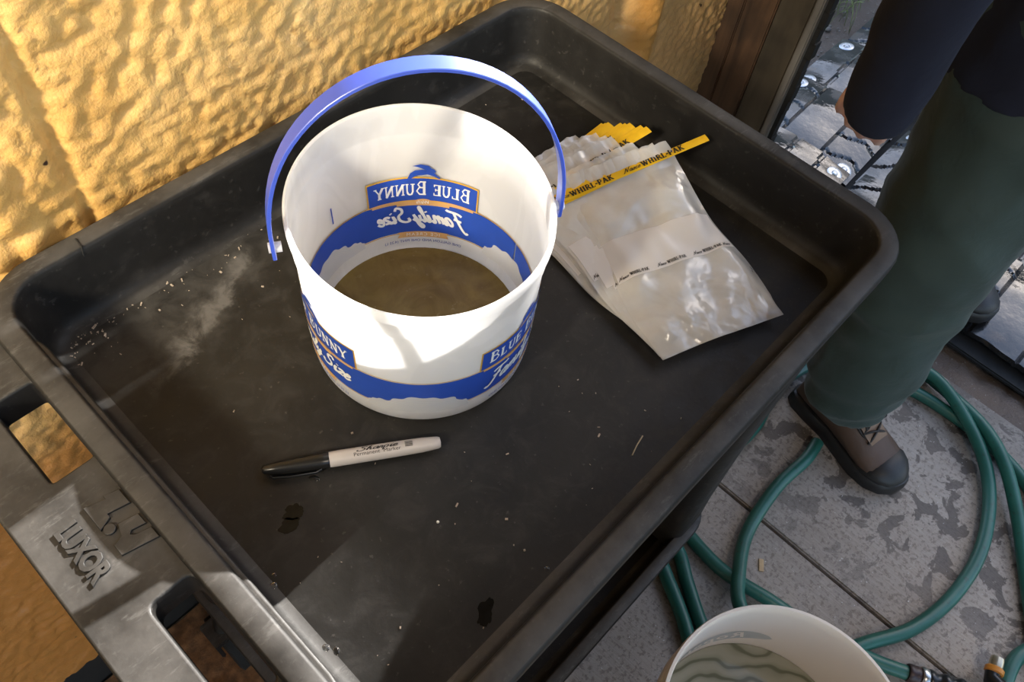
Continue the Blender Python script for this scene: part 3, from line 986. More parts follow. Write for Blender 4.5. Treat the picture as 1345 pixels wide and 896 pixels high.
V, Fc = font_text('ONE GALLON AND ONE PINT (4.25 L)', 0.0044, 0, 0, 0, 1.0); d.add([(q[0], q[1]-0.0532+ZB, 0) for q in V], Fc, 0.0006)
d.build('blue_lettering', M['blue']); d = Decal()
d.add(*grid2(-0.0045+half*0.93, -0.0030+half*0.93, 0.072, 0.090, 1, 3), 0.0006, LAB_AZ[:1])
d.build('blue_fill_mark', M['blue'])
d = Decal()
MID = [a+PI/3 for a in LAB_AZ]
def scoop(s0, w_, h_, base):
    pts = []
    n = 36
    for k_ in range(n+1):
        a = PI*k_/n
        wob = 1 + 0.05*math.sin(a*11) + 0.04*math.sin(a*5+1)
        pts.append((s0-w_*math.cos(a)*wob, base+h_*math.sin(a)**0.7*wob))
    pts += [(s0+w_*1.1, base-0.0035), (s0, base-0.005), (s0-w_*1.1, base-0.0035)]
    return pts
for s0, w_, h_ in ((0.003, 0.030, 0.0195), (-0.0265, 0.014, 0.0095), (0.030, 0.010, 0.008)):
    V, Fc = curve_mesh([scoop(s0, w_, h_, -0.0445+ZB)])
    d.add(V, Fc, 0.0005 if w_ > 0.02 else 0.0006, MID)
d.build('printed_scoop', M['scoop'])
d = Decal()
for k_ in range(7):
    a0, a1 = R(20+k_*6), R(150-k_*9)
    q = 1-0.11*k_
    pts = [(0.003-0.027*q*math.cos(a0+(a1-a0)*i/10), -0.0440+ZB+0.0165*q*math.sin(a0+(a1-a0)*i/10)) for i in range(11)]
    v, f = ribbon(pts, 0.0004, 2)
    d.add(v, f, 0.0008, MID)
d.build('scoop_streaks', M['whiteprint'])
# bail handle
hd = Vector((0.862, -0.508, 0)); hn = Vector((0.508, 0.862, 0))
hc = Vector((-0.0075, -0.0085, 0))
path = []
for k_ in range(41):
    a = PI*k_/40
    z = 0.150 + 0.126*math.sin(a)**0.92 if 0 < k_ < 40 else 0.150
    path.append(hc - hd*(0.1035*math.cos(a)) + hn*(0.0095*math.sin(a)) + Vector((0, 0, z)))
path = [path[0]+Vector((0, 0, -0.012))] + path + [path[-1]+Vector((0, 0, -0.012))]
def strap(path, nrm, wd, th):
    V = []; Fc = []
    n = len(path)
    for i, p in enumerate(path):
        t = (path[min(i+1, n-1)]-path[max(i-1, 0)]).normalized()
        q = t.cross(nrm).normalized()
        nn = q.cross(t).normalized()
        w_ = wd[i]
        for a, b_ in ((-.5, -.35), (-.46, -.5), (.46, -.5), (.5, -.35), (.5, .35), (.46, .5), (-.46, .5), (-.5, .35)):
            V.append(p + nn*(a*w_) + q*(b_*th))
    for i in range(n-1):
        for k in range(8):
            k2 = (k+1) % 8
            Fc.append((i*8+k, i*8+k2, (i+1)*8+k2, (i+1)*8+k))
    Fc += [tuple(range(7, -1, -1)), tuple((n-1)*8+k for k in range(8))]
    return V, Fc
wds = [0.010+0.0035*math.sin(PI*i/(len(path)-1)) for i in range(len(path))]
bail = mk('bail_handle', *strap(path, hn, wds, 0.0028), M['bluehandle'], pail, angle=35)
mb = MB()
for e, s_ in ((path[1], -1), (path[-2], 1)):
    mb = MB(); mb.add(*tube([e - hd*s_*0.006 + Vector((0, 0, -0.004)), e + hd*s_*0.003 + Vector((0, 0, -0.004))], 0.0038, 16))
    mb.build('pivot_stud', M['pail'], pail)

# ================================================================ SAMPLE BAGS
# one bag is modelled around its right tie end; the whole stack fans out from there
TE = Vector((0.572, -0.2515))
TLc, TRc, BRc, BLc = [Vector(p)-TE for p in ((0.4367, -0.1954), (0.533, -0.247), (0.4885, -0.4165), (0.364, -0.3685))]
LIFT = (0.008, 0.032, 0.0, 0.0, 0.040)     # corners and tie end stand above the stack
def bag_lift(u, v):
    k = max(0.0, 1-v)**1.35 if v <= 1 else 0
    return (LIFT[0]*(1-u)+LIFT[1]*u)*k
def bag_xy(u, v):
    top = TLc.lerp(TRc, u); bot = BLc.lerp(BRc, u)
    p = top.lerp(bot, v)
    wv = 0.0030*math.sin(v*9+1.5)*(u-0.5)*2
    return p + Vector((wv, 0))
def bag_h(u, v, seed, amp, lift=1.0):
    lf = bag_lift(u, v)*lift
    e = min(u, 1-u); e2 = min(max(v, 0), 1-v) if 0 <= v <= 1 else 0
    k = min(1, e/0.12)*min(1, max(0.08, e2/0.12))
    p = Vector((u*2.4, v*3.0, seed*3.7))
    h = amp*k*(0.006 + 0.007*abs(noise.noise(p)) + 0.004*noise.noise(p*2.1))
    h += 0.0010*noise.noise(Vector((u*9, v*7, seed)))*amp
    if v > 0.86: h += amp*0.0016*math.sin(u*46+noise.noise(p*4)*4)*(1-(v-0.86)/0.14)*min(1, (v-0.86)/0.03)
    if v < 0: h += 0.0012*math.sin(u*58+seed*2+noise.noise(p*3)*5)*min(1, -v/0.06) + 0.004*(-v/0.11)
    return h + lf
NU, NV = 30, 46
def film_mesh(seed, amp, parent, lift=1.0):
    V = []; Fc = []
    vs_ = [-0.125+1.125*j/NV for j in range(NV+1)]
    for v_ in vs_:
        for i in range(NU+1):
            u = i/NU
            p = bag_xy(u, v_)
            V.append((p.x, p.y, bag_h(u, v_, seed, amp, lift)))
    for j in range(NV):
        for i in range(NU):
            a = j*(NU+1)+i
            Fc.append((a, a+NU+1, a+NU+2, a+1))
    return mk('bag_film', V, Fc, M['film'], parent, angle=180)
slab_font = serif_font(0.24, 0.12)
dirx = (TRc-TLc).normalized()
tiedir = (TE*0-TLc).normalized()   # along the tie
tien = Vector((-tiedir.y, tiedir.x))
TLEN = TLc.length
def tie_z(s_, lift):     # height of the tie at distance s_ from its free end
    f = max(0.0, 1-s_/TLEN)
    return lift*(LIFT[0]+(LIFT[4]-LIFT[0])*f)
def tie_mesh(parent, lettered, z=0.0012, lift=1.0, start=0.0):
    mb = MB()
    path = [Vector((0, 0, z+0.0016+tie_z(start+0.0065*i, lift))) - Vector((tiedir.x, tiedir.y, 0))*(start+0.0065*i) for i in range(29 if not start else 23)]
    v, f = tube(path, [(0.0045, 0.0005)]*len(path), 8, True, upv=(tien.x, tien.y, 0))
    tie = mk('wire_tie', v, f, M['yellow'], parent)
    if lettered:
        mb = MB()
        for off in (-0.058, -0.132):
            v, f, W = layout('WHIRL-PAK', slab_font, 0)
            k = 0.0445/W
            vv = [(x*k+off+0.010, y*0.0062-0.0031) for x, y, _ in v]
            mb.add([tuple(Vector((tiedir.x*a+tien.x*b, tiedir.y*a+tien.y*b, z+0.0030+tie_z(-a, lift)))) for a, b in vv], f)
            v, f, W = layout('Nasco', SCRIPT, 4, 0.3, 1, 0.22)
            k = 0.0170/W
            vv = [(x*k+off-0.0225, y*0.0027-0.0022) for x, y, _ in v]
            mb.add([tuple(Vector((tiedir.x*a+tien.x*b, tiedir.y*a+tien.y*b, z+0.0030+tie_z(-a, lift)))) for a, b in vv], f)
        mb.build('tie_lettering', M['ink'], tie, angle=180)
    return tie
def surf_patch(name, u0, u1, v0, v1, seed, amp, off, m_, parent, lift=1.0):
    V = []; Fc = []
    nx, ny = 36, 12
    for j in range(ny+1):
        for i in range(nx+1):
            u = u0+(u1-u0)*i/nx; v_ = v0+(v1-v0)*j/ny
            p = bag_xy(u, v_)
            V.append((p.x, p.y, bag_h(u, v_, seed, amp, lift)+off))
    for j in range(ny):
        for i in range(nx):
            a = j*(nx+1)+i
            Fc.append((a, a+nx+1, a+nx+2, a+1))
    return mk(name, V, Fc, m_, parent, angle=180)
bag_lab = []
def bag_print(parent, seed, amp, lift=1.0):
    mb = MB()
    for c_ in (0.19, 0.50, 0.80, 1.05):
        v, f, W = layout('WHIRL-PAK', slab_font, 0)
        vv = [(x/W*0.155+c_, 0.545-(y-0.5)*0.017) for x, y, _ in v]
        v2, f2, W2 = layout('Nasco', SCRIPT, 3, 0.3, 1, 0.25)
        vv2 = [(x/W2*0.07+c_-0.125, 0.548-(y-0.5)*0.009) for x, y, _ in v2]
        for a_, f_ in ((vv, f), (vv2, f2)):
            if min(q[0] for q in a_) < 0.01 or max(q[0] for q in a_) > 0.99: continue
            V = []
            for u, v_ in a_:
                p = bag_xy(u, v_)
                V.append((p.x, p.y, bag_h(u, v_, seed, amp, lift)+0.0009))
            mb.add(V, f_)
    return mb
poses = []   # (right tie end x, y, turn in degrees, label)
poses += [
    (0.534, -0.158, 20, 0.68, 'clear sample bag with yellow tie, lowest of the fanned stack beside the pail'),
    (0.536, -0.161, 19, 0.68, 'clear sample bag second from the bottom of the fanned stack'),
    (0.538, -0.163, 18, 0.68, 'clear sample bag third from the bottom of the fanned stack'),
    (0.545, -0.173, 16, 0.7, 'clear sample bag fourth from the bottom of the fanned stack'),
    (0.547, -0.177, 15, 0.7, 'clear sample bag fifth from the bottom of the fanned stack'),
    (0.549, -0.181, 14, 0.72, 'clear sample bag sixth from the bottom of the fanned stack'),
    (0.55, -0.193, 12, 0.8, 'clear sample bag seventh from the bottom of the fanned stack'),
    (0.55, -0.1996, 11, 0.84, 'clear sample bag with a lettered yellow tie end just behind the top bag'),
    (0.556, -0.223, 7.5, 0.9, 'clear sample bag third from the top of the stack, tie hidden under the upper bags'),
    (0.564, -0.241, 3.5, 0.95, 'clear sample bag lying directly under the topmost bag'),
    (0.572, -0.2515, 0, 1, 'topmost clear sample bag with white write-on panel and lettered yellow tie')]
z0 = -0.0672
nb = len(poses)
for i, (x, y, a, lf, lab) in enumerate(poses):
    top_ = i == nb-1
    z = z0 + i*0.0011
    bag = thing('sample_bag', lab, 'bag', (x, y, z), R(a), 'clear sample bags fanned on the tray')
    seed = i*1.3+0.4
    amp = 1.0 if top_ else 0.28
    film_mesh(seed, amp, bag, lf)
    tie_mesh(bag, i in (5, 7, nb-1), 0.0012 if not top_ else 0.0034, lf, 0.034 if i in (8, 9) else 0.0)
    bd = surf_patch('write_on_panel', 0.02, 0.98, 0.335, 0.565, seed, amp, 0.0005, M['band'], bag, lf)
    if i in (nb-1, nb-2, 7): bag_print(bag, seed, amp, lf).build('panel_lettering', M['ink'], bd, angle=180)

# ================================================================ MARKER PEN
pa, pb = Vector((0.0635, -0.2185, 0)), Vector((0.1775, -0.2945, 0))
pdv = (pb-pa).normalized(); plen = 0.137
pen = thing('marker_pen', 'permanent marker with black cap and grey barrel lying in front of the pail', 'pen', (pa.x, pa.y, -0.068), math.atan2(pdv.y, pdv.x))
def xl(profile, n=28, r=0.0062):
    v, f = lathe(profile, n)
    return [(q[2], q[0], q[1]+r) for q in v], f
PR = 0.0062
v, f = xl([(0.0001, 0.050), (0.0060, 0.050), (0.0061, 0.051), (0.0062, 0.060), (0.0061, 0.100), (0.0058, 0.122), (0.0052, 0.1300), (0.0048, 0.1345), (0.0040, 0.1362), (0.0001, 0.1368)])
mk('barrel', v, f, M['pengrey'], pen)
v, f = xl([(0.0001, 0.0), (0.0024, 0.0004), (0.0036, 0.002), (0.0046, 0.012), (0.0056, 0.030), (0.0063, 0.044), (0.0064, 0.0500), (0.0062, 0.0505), (0.0001, 0.0505)])
cap = mk('cap', v, f, M['pencap'], pen)
v, f = tube([(0.006, -0.0052, 0.0050), (0.008, -0.0075, 0.0048), (0.020, -0.0085, 0.0046), (0.040, -0.0085, 0.0046), (0.044, -0.0065, 0.0048)], [(0.0016, 0.0008)]*5, 10, True, upv=(0, 0, 1))
mk('clip', v, f, M['pencap'], cap)
mb = MB()
def penwrap(pts, f, ang0):
    V = []
    for s_, h in pts:
        a = ang0 + h/PR
        rr = 0.00635
        V.append((s_, -rr*math.cos(a), rr*math.sin(a)+PR))
    mb.add(V, f)
v, f, W = layout('Sharpie', SCRIPT, 4, 0.3, 1, 0.22)
penwrap([(x/W*0.031+0.087, y*0.0021) for x, y, _ in v], f, R(90))
V, Fc = font_text('Permanent  Marker', 0.0040)
xs_ = [q[0] for q in V]; kx = 0.036/(max(xs_)-min(xs_))
penwrap([(q[0]*kx+0.087, q[1]) for q in V], Fc, R(70))
for k in range(4): penwrap([(0.1085, 0.0028-k*0.0012), (0.1145, 0.0028-k*0.0012), (0.1145, 0.0034-k*0.0012), (0.1085, 0.0034-k*0.0012)], [(0, 1, 2, 3)], R(80))
mb.build('barrel_lettering', M['ink'], pen, angle=180)

# ================================================================ DROPLETS, STAINS AND CRUMBS ON THE TRAY
TF = -0.068
def drop(x, y, r, lab, sx=1.0, rot=0.0):
    v, f = lathe([(0.00005, 0.42*r), (0.4*r, 0.38*r), (0.75*r, 0.24*r), (0.95*r, 0.08*r), (r, 0.0)], 20)
    V = [(q[0]*sx*math.cos(rot)-q[1]*math.sin(rot), q[0]*sx*math.sin(rot)+q[1]*math.cos(rot), q[2]) for q in v]
    o = mk('water_droplet', V, f, M['drop'], None, loc=(x, y, TF+0.0001))
    tag(o, lab, 'droplet', 'water droplets on the tray')
drop(0.0885, -0.2480, 0.0026, 'water droplet on the tray floor just below the pen cap', 1.7, R(-60))
drop(0.0165, -0.2930, 0.0030, 'larger water droplet of the pair near the handle slot')
drop(0.0215, -0.2870, 0.0020, 'smaller water droplet of the pair near the handle slot')
drop(0.0150, -0.3515, 0.0033, 'roundest water droplet in the near corner of the tray by the handle')
drop(0.0195, -0.3580, 0.0020, 'long thin water droplet in the near corner of the tray', 1.6, R(60))
drop(0.0150, -0.3600, 0.0014, 'tiny water droplet in the near corner of the tray')
drop(0.1640, -0.4210, 0.0023, 'water droplet on the tray floor close to the long near rim')
def blot(x, y, r, sx, rot, lab, seed):
    pts = []
    for k in range(40):
        a = 2*PI*k/40
        rr = r*(1+0.45*noise.noise(Vector((math.cos(a)*1.3, math.sin(a)*1.3, seed)))+0.2*noise.noise(Vector((math.cos(a)*4, math.sin(a)*4, seed))))
        p = (rr*sx*math.cos(a), rr*math.sin(a))
        pts.append((p[0]*math.cos(rot)-p[1]*math.sin(rot), p[0]*math.sin(rot)+p[1]*math.cos(rot)))
    V, Fc = curve_mesh([pts], 0.0001)
    o = mk('wet_stain', V, Fc, M['wet'], None, smooth=False, loc=(x, y, TF+0.0002))
    tag(o, lab, 'stain', 'wet stains on the tray')
blot(0.0610, -0.2590, 0.0062, 1.25, R(-20), 'dark wet stain on the tray between pen cap and handle, upper lobe', 1.0)
blot(0.0530, -0.2650, 0.0052, 1.5, R(-15), 'dark wet stain on the tray between pen cap and handle, lower lobe', 2.3)
blot(0.1095, -0.4120, 0.0056, 1.7, R(30), 'dark wet stain on the tray near the long near rim', 4.1)
blot(0.0090, -0.3655, 0.0040, 1.5, R(30), 'dark wet stain tucked against the rim in the near corner by the handle', 5.2)
mb = MB()
for i in range(230):
    if i < 60: x, y = abs(random.gauss(0.022, 0.018))+0.006, -0.014-abs(random.gauss(0, 0.012))
    elif i < 130: x = 0.01+random.random()*0.30; y = -0.014-abs(random.gauss(0, 0.014))
    else: x = 0.03+random.random()*0.52; y = -0.02-random.random()*0.40
    if i >= 130 and math.hypot(x-PX, y-PY) < 0.1: continue
    if x > 0.34 and i >= 130 and y < -0.12: continue
    r = 0.0002+random.random()**3*0.0006
    L = r*(1+2.2*random.random()); a = random.random()*PI
    v, f = box(-L, L, -r, r, 0, r*1.4)
    mb.add([(q[0]*math.cos(a)-q[1]*math.sin(a)+x, q[0]*math.sin(a)+q[1]*math.cos(a)+y, q[2]+TF+0.0001) for q in v], f)
o = stuff(mb.build('crumbs', simple('pale_crumbs', (0.36, 0.30, 0.24), 0.8, 0.5, 300), None, smooth=False))
o['label'] = 'pale crumbs and grit scattered on the tray floor'; o['category'] = 'crumbs'
tag(mk('straw_bit', *tube([(0.282, -0.407, TF+0.0009), (0.292, -0.4040, TF+0.0013), (0.302, -0.402, TF+0.0009)], 0.0006, 6), M['straw']), 'thin pale straw lying on the tray floor', 'straw')
v, f = lathe([(0.00005, 0.0012), (0.0008, 0.001), (0.0012, 0)], 10)
tag(mk('white_pellet', v, f, M['whiteprint'], None, loc=(0.132, -0.339, TF)), 'tiny white pellet on the tray floor below the pen', 'pellet')

# ================================================================ FIVE-GALLON BUCKET
bk = thing('white_bucket', 'cream-white plastic bucket half out of frame on the concrete, faded oval logo', 'bucket', (0.362, -0.694, FL))
BH = 0.3685
def brad(z): return 0.132 + 0.014*z/BH
prof = [(0.0001, 0.004), (0.120, 0.002), (0.1285, 0.0), (0.132, 0.004), (brad(0.30), 0.295), (0.1495, 0.2955), (0.1505, 0.300), (0.1505, 0.322), (0.1475, 0.323), (0.1475, 0.345), (0.1510, 0.346), (0.1520, 0.352), (0.1520, 0.3655), (0.1510, BH),
        (0.1475, BH), (0.1460, 0.3655), (0.1448, 0.350), (brad(0.30)-0.003, 0.30), (brad(0.1)-0.003, 0.1), (0.129, 0.010), (0.124, 0.006), (0.0001, 0.006)]
v, f = lathe(prof, 96)
mk('bucket_body', v, f, M['pail2'], bk, angle=35)
o = stuff(mk('bucket_water', *disc(brad(0.225)-0.0032, 0, 64, 8), M['bucketwater'], None, loc=(0.362, -0.694, FL+0.232)))
o['label'] = 'greenish water with painted hose reflections in the cream-white bucket'; o['category'] = 'water'
mbo = MB(); mbl = MB()
def bwrap(pts, az, off):
    out = []
    for s_, h in pts:
        rr = brad(h)-0.003-off
        a = az+s_/0.142
        out.append((rr*math.cos(a), rr*math.sin(a), h))
    return out
BAZ = R(62)
nn_ = 48
ov = []; 
for k in range(nn_):
    a = 2*PI*k/nn_
    ov.append((0.085*math.copysign(abs(math.cos(a))**0.8, math.cos(a)), 0.272+0.017*math.copysign(abs(math.sin(a))**0.8, math.sin(a))))
V2 = []; F2 = []
for k in range(25):
    s_ = -0.085+0.17*k/24
    hh = 0.017*max(0.0, 1-(abs(s_)/0.085)**2.2)**0.5
    V2 += [(s_, 0.272-hh), (s_, 0.272+hh)]
F2 = [(2*k, 2*k+2, 2*k+3, 2*k+1) for k in range(24)]
mbo.add(bwrap(V2, BAZ, 0.0004), F2)
ovo = mbo.build('oval_logo', M['greyprint'], bk)
V, Fc = font_text('Ropak', 0.030, 0, 0, 0.25, 1.15, 0.0006)
mbl.add(bwrap([(q[0]*1.15, q[1]+0.272) for q in V], BAZ, 0.0008), Fc)
mbl.build('logo_lettering', M['pail2'], ovo)
v, f = tube(catmull([(-0.10, 0.118, 0.335), (-0.135, 0.10, 0.30), (-0.165, 0.05, 0.22), (-0.175, -0.02, 0.18), (-0.14, -0.09, 0.20), (-0.06, -0.15, 0.29), (-0.05, -0.15, 0.335)], 8), 0.002, 8)
mk('wire_bail', v, f, M['wire'], bk)

# ================================================================ GARDEN HOSE
HZ = FL+0.0125
HR = 0.0122
def hz(pts, dz=0): return [(p[0], p[1], HZ+(p[2] if len(p) > 2 else 0)+dz) for p in pts]
run1 = hz([(0.724, -0.854), (0.710, -0.825), (0.698, -0.796), (0.683, -0.745), (0.668, -0.69), (0.655, -0.619, .006), (0.641, -0.532, .002), (0.650, -0.455), (0.662, -0.405), (0.640, -0.375), (0.617, -0.400), (0.616, -0.450), (0.580, -0.500), (0.540, -0.560),
           (0.525, -0.60), (0.545, -0.68), (0.61, -0.735), (0.703, -0.771, .0), (0.795, -0.823), (0.904, -0.849), (1.018, -0.846, .002), (1.129, -0.809, .004), (1.202, -0.748, .014), (1.259, -0.648, .026), (1.270, -0.572, .026),
           (1.235, -0.485, .010), (1.165, -0.425), (1.08, -0.395), (1.0, -0.395), (0.92, -0.41), (0.84, -0.40), (0.72, -0.345), (0.615, -0.325), (0.582, -0.365), (0.580, -0.430), (0.557, -0.478, .0), (0.528, -0.528), (0.49, -0.59), (0.50, -0.66, .0), (0.565, -0.675, .004), (0.590, -0.625, .022), (0.603, -0.584, .026), (0.646, -0.557, .014), (0.729, -0.523), (0.842, -0.511), (0.935, -0.519, .0), (0.985, -0.515, .0),
           ])
run2 = hz([(1.12, -0.49), (1.175, -0.500), (1.215, -0.548, .0), (1.235, -0.600, .0), (1.241, -0.660, .0), (1.240, -0.730), (1.228, -0.800, .0), (1.195, -0.875), (1.14, -0.95), (1.06, -1.01), (0.98, -1.02), (0.885, -0.978), (0.80, -0.985)])
run3 = hz([(1.27, -0.50, .0), (1.290, -0.560, .0), (1.272, -0.650, .012), (1.238, -0.735, .026), (1.190, -0.800, .026), (1.112, -0.872, .010), (1.02, -0.935), (0.93, -0.99, .004), (0.85, -1.06), (0.80, -1.15)])
hose = thing('garden_hose', 'green rubber garden hose coiled on the concrete around the boot', 'hose', (0.9, -0.6, FL))
def hrun(pts):
    pts = [(p[0]-0.9, p[1]+0.6, p[2]-FL) for p in pts]
    p = catmull(pts, 8)
    return tube(p, HR, 14)
mk('hose_coil', *hrun(run1), M['hose'], hose)
mk('hose_coil', *hrun(run2), M['hose'], hose)
mk('hose_coil', *hrun(run3), M['hose'], hose)
# nozzle
nz_ = thing('spray_nozzle', 'black spray nozzle with steel collar and orange-ringed tip at the hose end', 'nozzle', (0.724, -0.854, FL))
a0 = Vector((0.724, -0.854, HZ)); dv = Vector((0.43, -0.90, 0)).normalized()
L0 = Vector((0.724, -0.854, FL))
def seg(s0, s1): return [a0+dv*s0-L0+Vector((0, 0, 0.004)), a0+dv*s1-L0+Vector((0, 0, 0.004))]
mk('coupling', *tube([a0+dv*s_-L0+Vector((0, 0, 0.003)) for s_ in (-0.004, -0.002, 0.004, 0.006, 0.010, 0.012, 0.016)], [0.0142, 0.0152, 0.0152, 0.0146, 0.0152, 0.0152, 0.0142], 18), M['darkred'], nz_)
mk('steel_collar', *tube([a0+dv*s_-L0+Vector((0, 0, 0.004)) for s_ in (0.016, 0.018, 0.0255, 0.0275)], [0.0160, 0.0172, 0.0172, 0.0160], 24), M['steel'], nz_)
pp = []; rr_ = []
for k in range(33):
    s_ = 0.0275+k*0.0042
    pp.append(a0+dv*s_-L0+Vector((0, 0, 0.004+0.0006*k)))
    rr_.append(0.0150+0.0022*math.sin(k*1.15))
mk('grip', *tube(pp, rr_, 18), M['pencap'], nz_)
e0 = pp[-1]; 
tipdir = Vector((0.80, 0.25, 0.45)).normalized()
tb = Vector((0.806, -0.955, FL+0.030))-L0
base = pp[-4]
mk('barrel', *tube([base, base.lerp(tb, 0.5)+Vector((0, 0, 0.010)), tb, tb+Vector((0.012, 0.003, 0.001))], [0.0145, 0.0150, 0.0135, 0.0130], 18), M['pencap'], nz_)
td = Vector((0.93, 0.22, 0.12)).normalized()
mk('orange_ring', *tube([tb+td*0.010, tb+td*0.012, tb+td*0.019, tb+td*0.021], [0.0128, 0.0148, 0.0148, 0.0128], 20), M['orange'], nz_)
mk('metal_tip', *tube([tb+td*0.020, tb+td*0.030, tb+td*0.038, tb+td*0.0385, tb+td*0.034], [0.0112, 0.0112, 0.0100, 0.0070, 0.0060], 18), M['brass'], nz_)
# a wood chip on the concrete
v, f = box(-0.011, 0.011, -0.004, 0.004, 0, 0.003)
tag(mk('wood_chip', v, f, M['chip'], None, smooth=False, loc=(0.705, -0.575, FL)), 'small orange-tan wood chip on the concrete inside the hose loop', 'chip')
bpy.data.objects['wood_chip'].rotation_euler = (0, 0, 0.6)

# ================================================================ TYRE-TREAD MAT
mat_ = thing('tread_mat', 'black rubber mat of riveted tyre treads outside the doorway', 'mat', (1.36, -0.5, FL))
TLn, TWd = 0.262, 0.300
def tread(seed):
    rnd = random.Random(seed)
    nx, ny = 52, 60
    zig = [rnd.random()*6 for _ in range(6)]
    kind = seed % 3
    V = []; Fc = []
    for j in range(ny+1):
        for i in range(nx+1):
            x = -TLn/2+TLn*i/nx; y = -TWd/2+TWd*j/ny
            h = 0.019*(1-(2*y/TWd)**2) + 0.012*(x/TLn+0.5) + 0.005*math.sin((x/TLn+0.5)*PI)
            g = 0
            if kind == 0:
                for c_ in (-0.075, 0.0, 0.075):
                    d_ = abs(y-c_-0.003*math.sin(x*50+zig[0]))
                    if d_ < 0.0040: g = 1
            elif kind == 1:
                for c_ in (-0.055,):
                    d_ = abs(y-c_-0.012*math.sin(x*38+zig[1]))
                    if d_ < 0.0045: g = 1
                s_ = (x*0.8 + 0.9*y + 0.012*math.sin(y*48+zig[2])) % 0.085
                if s_ < 0.006 and y > -0.055: g = 1
            else:
                for c_ in (-0.05, 0.06):
                    if abs(y-c_) < 0.0040: g = 1
                s_ = (x + 0.012*math.sin(y*60+zig[3])) % 0.075
                if s_ < 0.0045 and abs(y-0.005) > 0.055: g = max(g, 0.8)
            h -= 0.006*g
            h += 0.004*noise.noise(Vector((x*9, y*9, seed)))
            ex = 0.004*noise.noise(Vector((y*25, seed, 0))) if i in (0, nx) else 0
            V.append((x+ex, y, h+0.012))
    n = len(V)
    for j in range(ny):
        for i in range(nx):
            a = j*(nx+1)+i
            Fc.append((a, a+1, a+nx+2, a+nx+1))
    border = [i for i in range(nx+1)] + [j*(nx+1)+nx for j in range(1, ny+1)] + [ny*(nx+1)+i for i in range(nx-1, -1, -1)] + [j*(nx+1) for j in range(ny-1, 0, -1)]
    for q in border: V.append((V[q][0], V[q][1], V[q][2]-0.013))
    m_ = len(border)
    for k in range(m_):
        k2 = (k+1) % m_
        Fc.append((border[k2], border[k], n+k, n+k2))
    o = mk('tread_strip', V, Fc, M['rubber'], mat_, angle=35)
    return o
protos = [tread(s_) for s_ in (3, 4, 5, 7)]
wv, wf = lathe([(0.0075, 0.0), (0.0080, 0.0022), (0.0110, 0.0024), (0.0185, 0.0022), (0.0200, 0.0012), (0.0202, 0.0)], 24)
v2, f2 = lathe([(0.0001, 0.0052), (0.0045, 0.0048), (0.0062, 0.0030), (0.0066, 0.0)], 16)
nw = len(wv)
w0 = mk('rivet_washer', wv+v2, wf+[tuple(i+nw for i in q) for q in f2], M['washer'], mat_)
first_w = True; used = set()
seams = [1.40+0.236*i for i in range(8)]
lanes = [-0.035, -0.355, -0.672, -0.99]
rnd = random.Random(5)
cnt = 0
for li, ly in enumerate(lanes):
    for si, sx in enumerate(seams):
        p = protos[(si*2+li*3) % 4]
        if p.name in used:
            o = p.copy(); C.objects.link(o); o.parent = mat_
        else:
            o = p; used.add(p.name)
        xo = 0.03*(li % 2) + (0.04 if li == 2 else 0)
        cx, cy = sx + TLn/2 + xo - 1.36, ly + rnd.uniform(-0.008, 0.008) + 0.5
        rz = rnd.uniform(-0.035, 0.035) + (PI if rnd.random() < 0.0 else 0)
        o.location = (cx, cy, 0.006 + 0.002*li)
        o.rotation_euler = (0, 0, rz)
        for wx in (-0.098, 0.098):
            for wy in (-0.122, 0.122):
                if rnd.random() < 0.15: continue
                if first_w: q = w0; first_w = False
                else:
                    q = w0.copy(); C.objects.link(q); q.parent = mat_
                X = cx+wx*math.cos(rz)-wy*math.sin(rz); Y = cy+wx*math.sin(rz)+wy*math.cos(rz)
                h = 0.019*(1-(2*wy/TWd)**2) + 0.012*(wx/TLn+0.5) + 0.005*math.sin((wx/TLn+0.5)*PI)
                q.location = (X, Y, h+0.012+0.006+0.002*li-0.0008)
                q.rotation_euler = (-0.205*wy/0.122, -0.05, 0)
                q['label'] = 'pale metal washer and rivet'
mk('mat_backing', *bevel_box(0.045, 1.95, -0.62, 0.60, 0.001, 0.012, 0.003), M['seal'], mat_)

# ================================================================ PERSON
ps = thing('person', 'person in dark green trousers, navy jacket and brown boots standing at the doorway', 'person', (1.13, -0.43, FL))
PO = Vector((1.13, -0.43, FL))
def rel(v): return [tuple(Vector(q)-PO) for q in v]
def remesh(parts, name, mat, parent, voxel, smooth=6, disp=None):
    mb = MB()
    for v, f in parts: mb.add(v, f)
    me = bpy.data.meshes.new('tmp'); me.from_pydata(mb.v, [], mb.f)
    o = bpy.data.objects.new('tmp', me); C.objects.link(o)
    md = o.modifiers.new('r', 'REMESH'); md.mode = 'VOXEL'; md.voxel_size = voxel
    ms = o.modifiers.new('s', 'SMOOTH'); ms.factor = 0.5; ms.iterations = smooth
    dg = bpy.context.evaluated_depsgraph_get()
    me2 = bpy.data.meshes.new_from_object(o.evaluated_get(dg))
    V = [q.co.copy() for q in me2.vertices]; N = [q.normal.copy() for q in me2.vertices]
    Fc = [tuple(p.vertices) for p in me2.polygons]
    bpy.data.objects.remove(o); bpy.data.meshes.remove(me); bpy.data.meshes.remove(me2)
    if disp: V = [p + n*disp(p) for p, n in zip(V, N)]
    return mk(name, rel(V), Fc, mat, parent, angle=180)
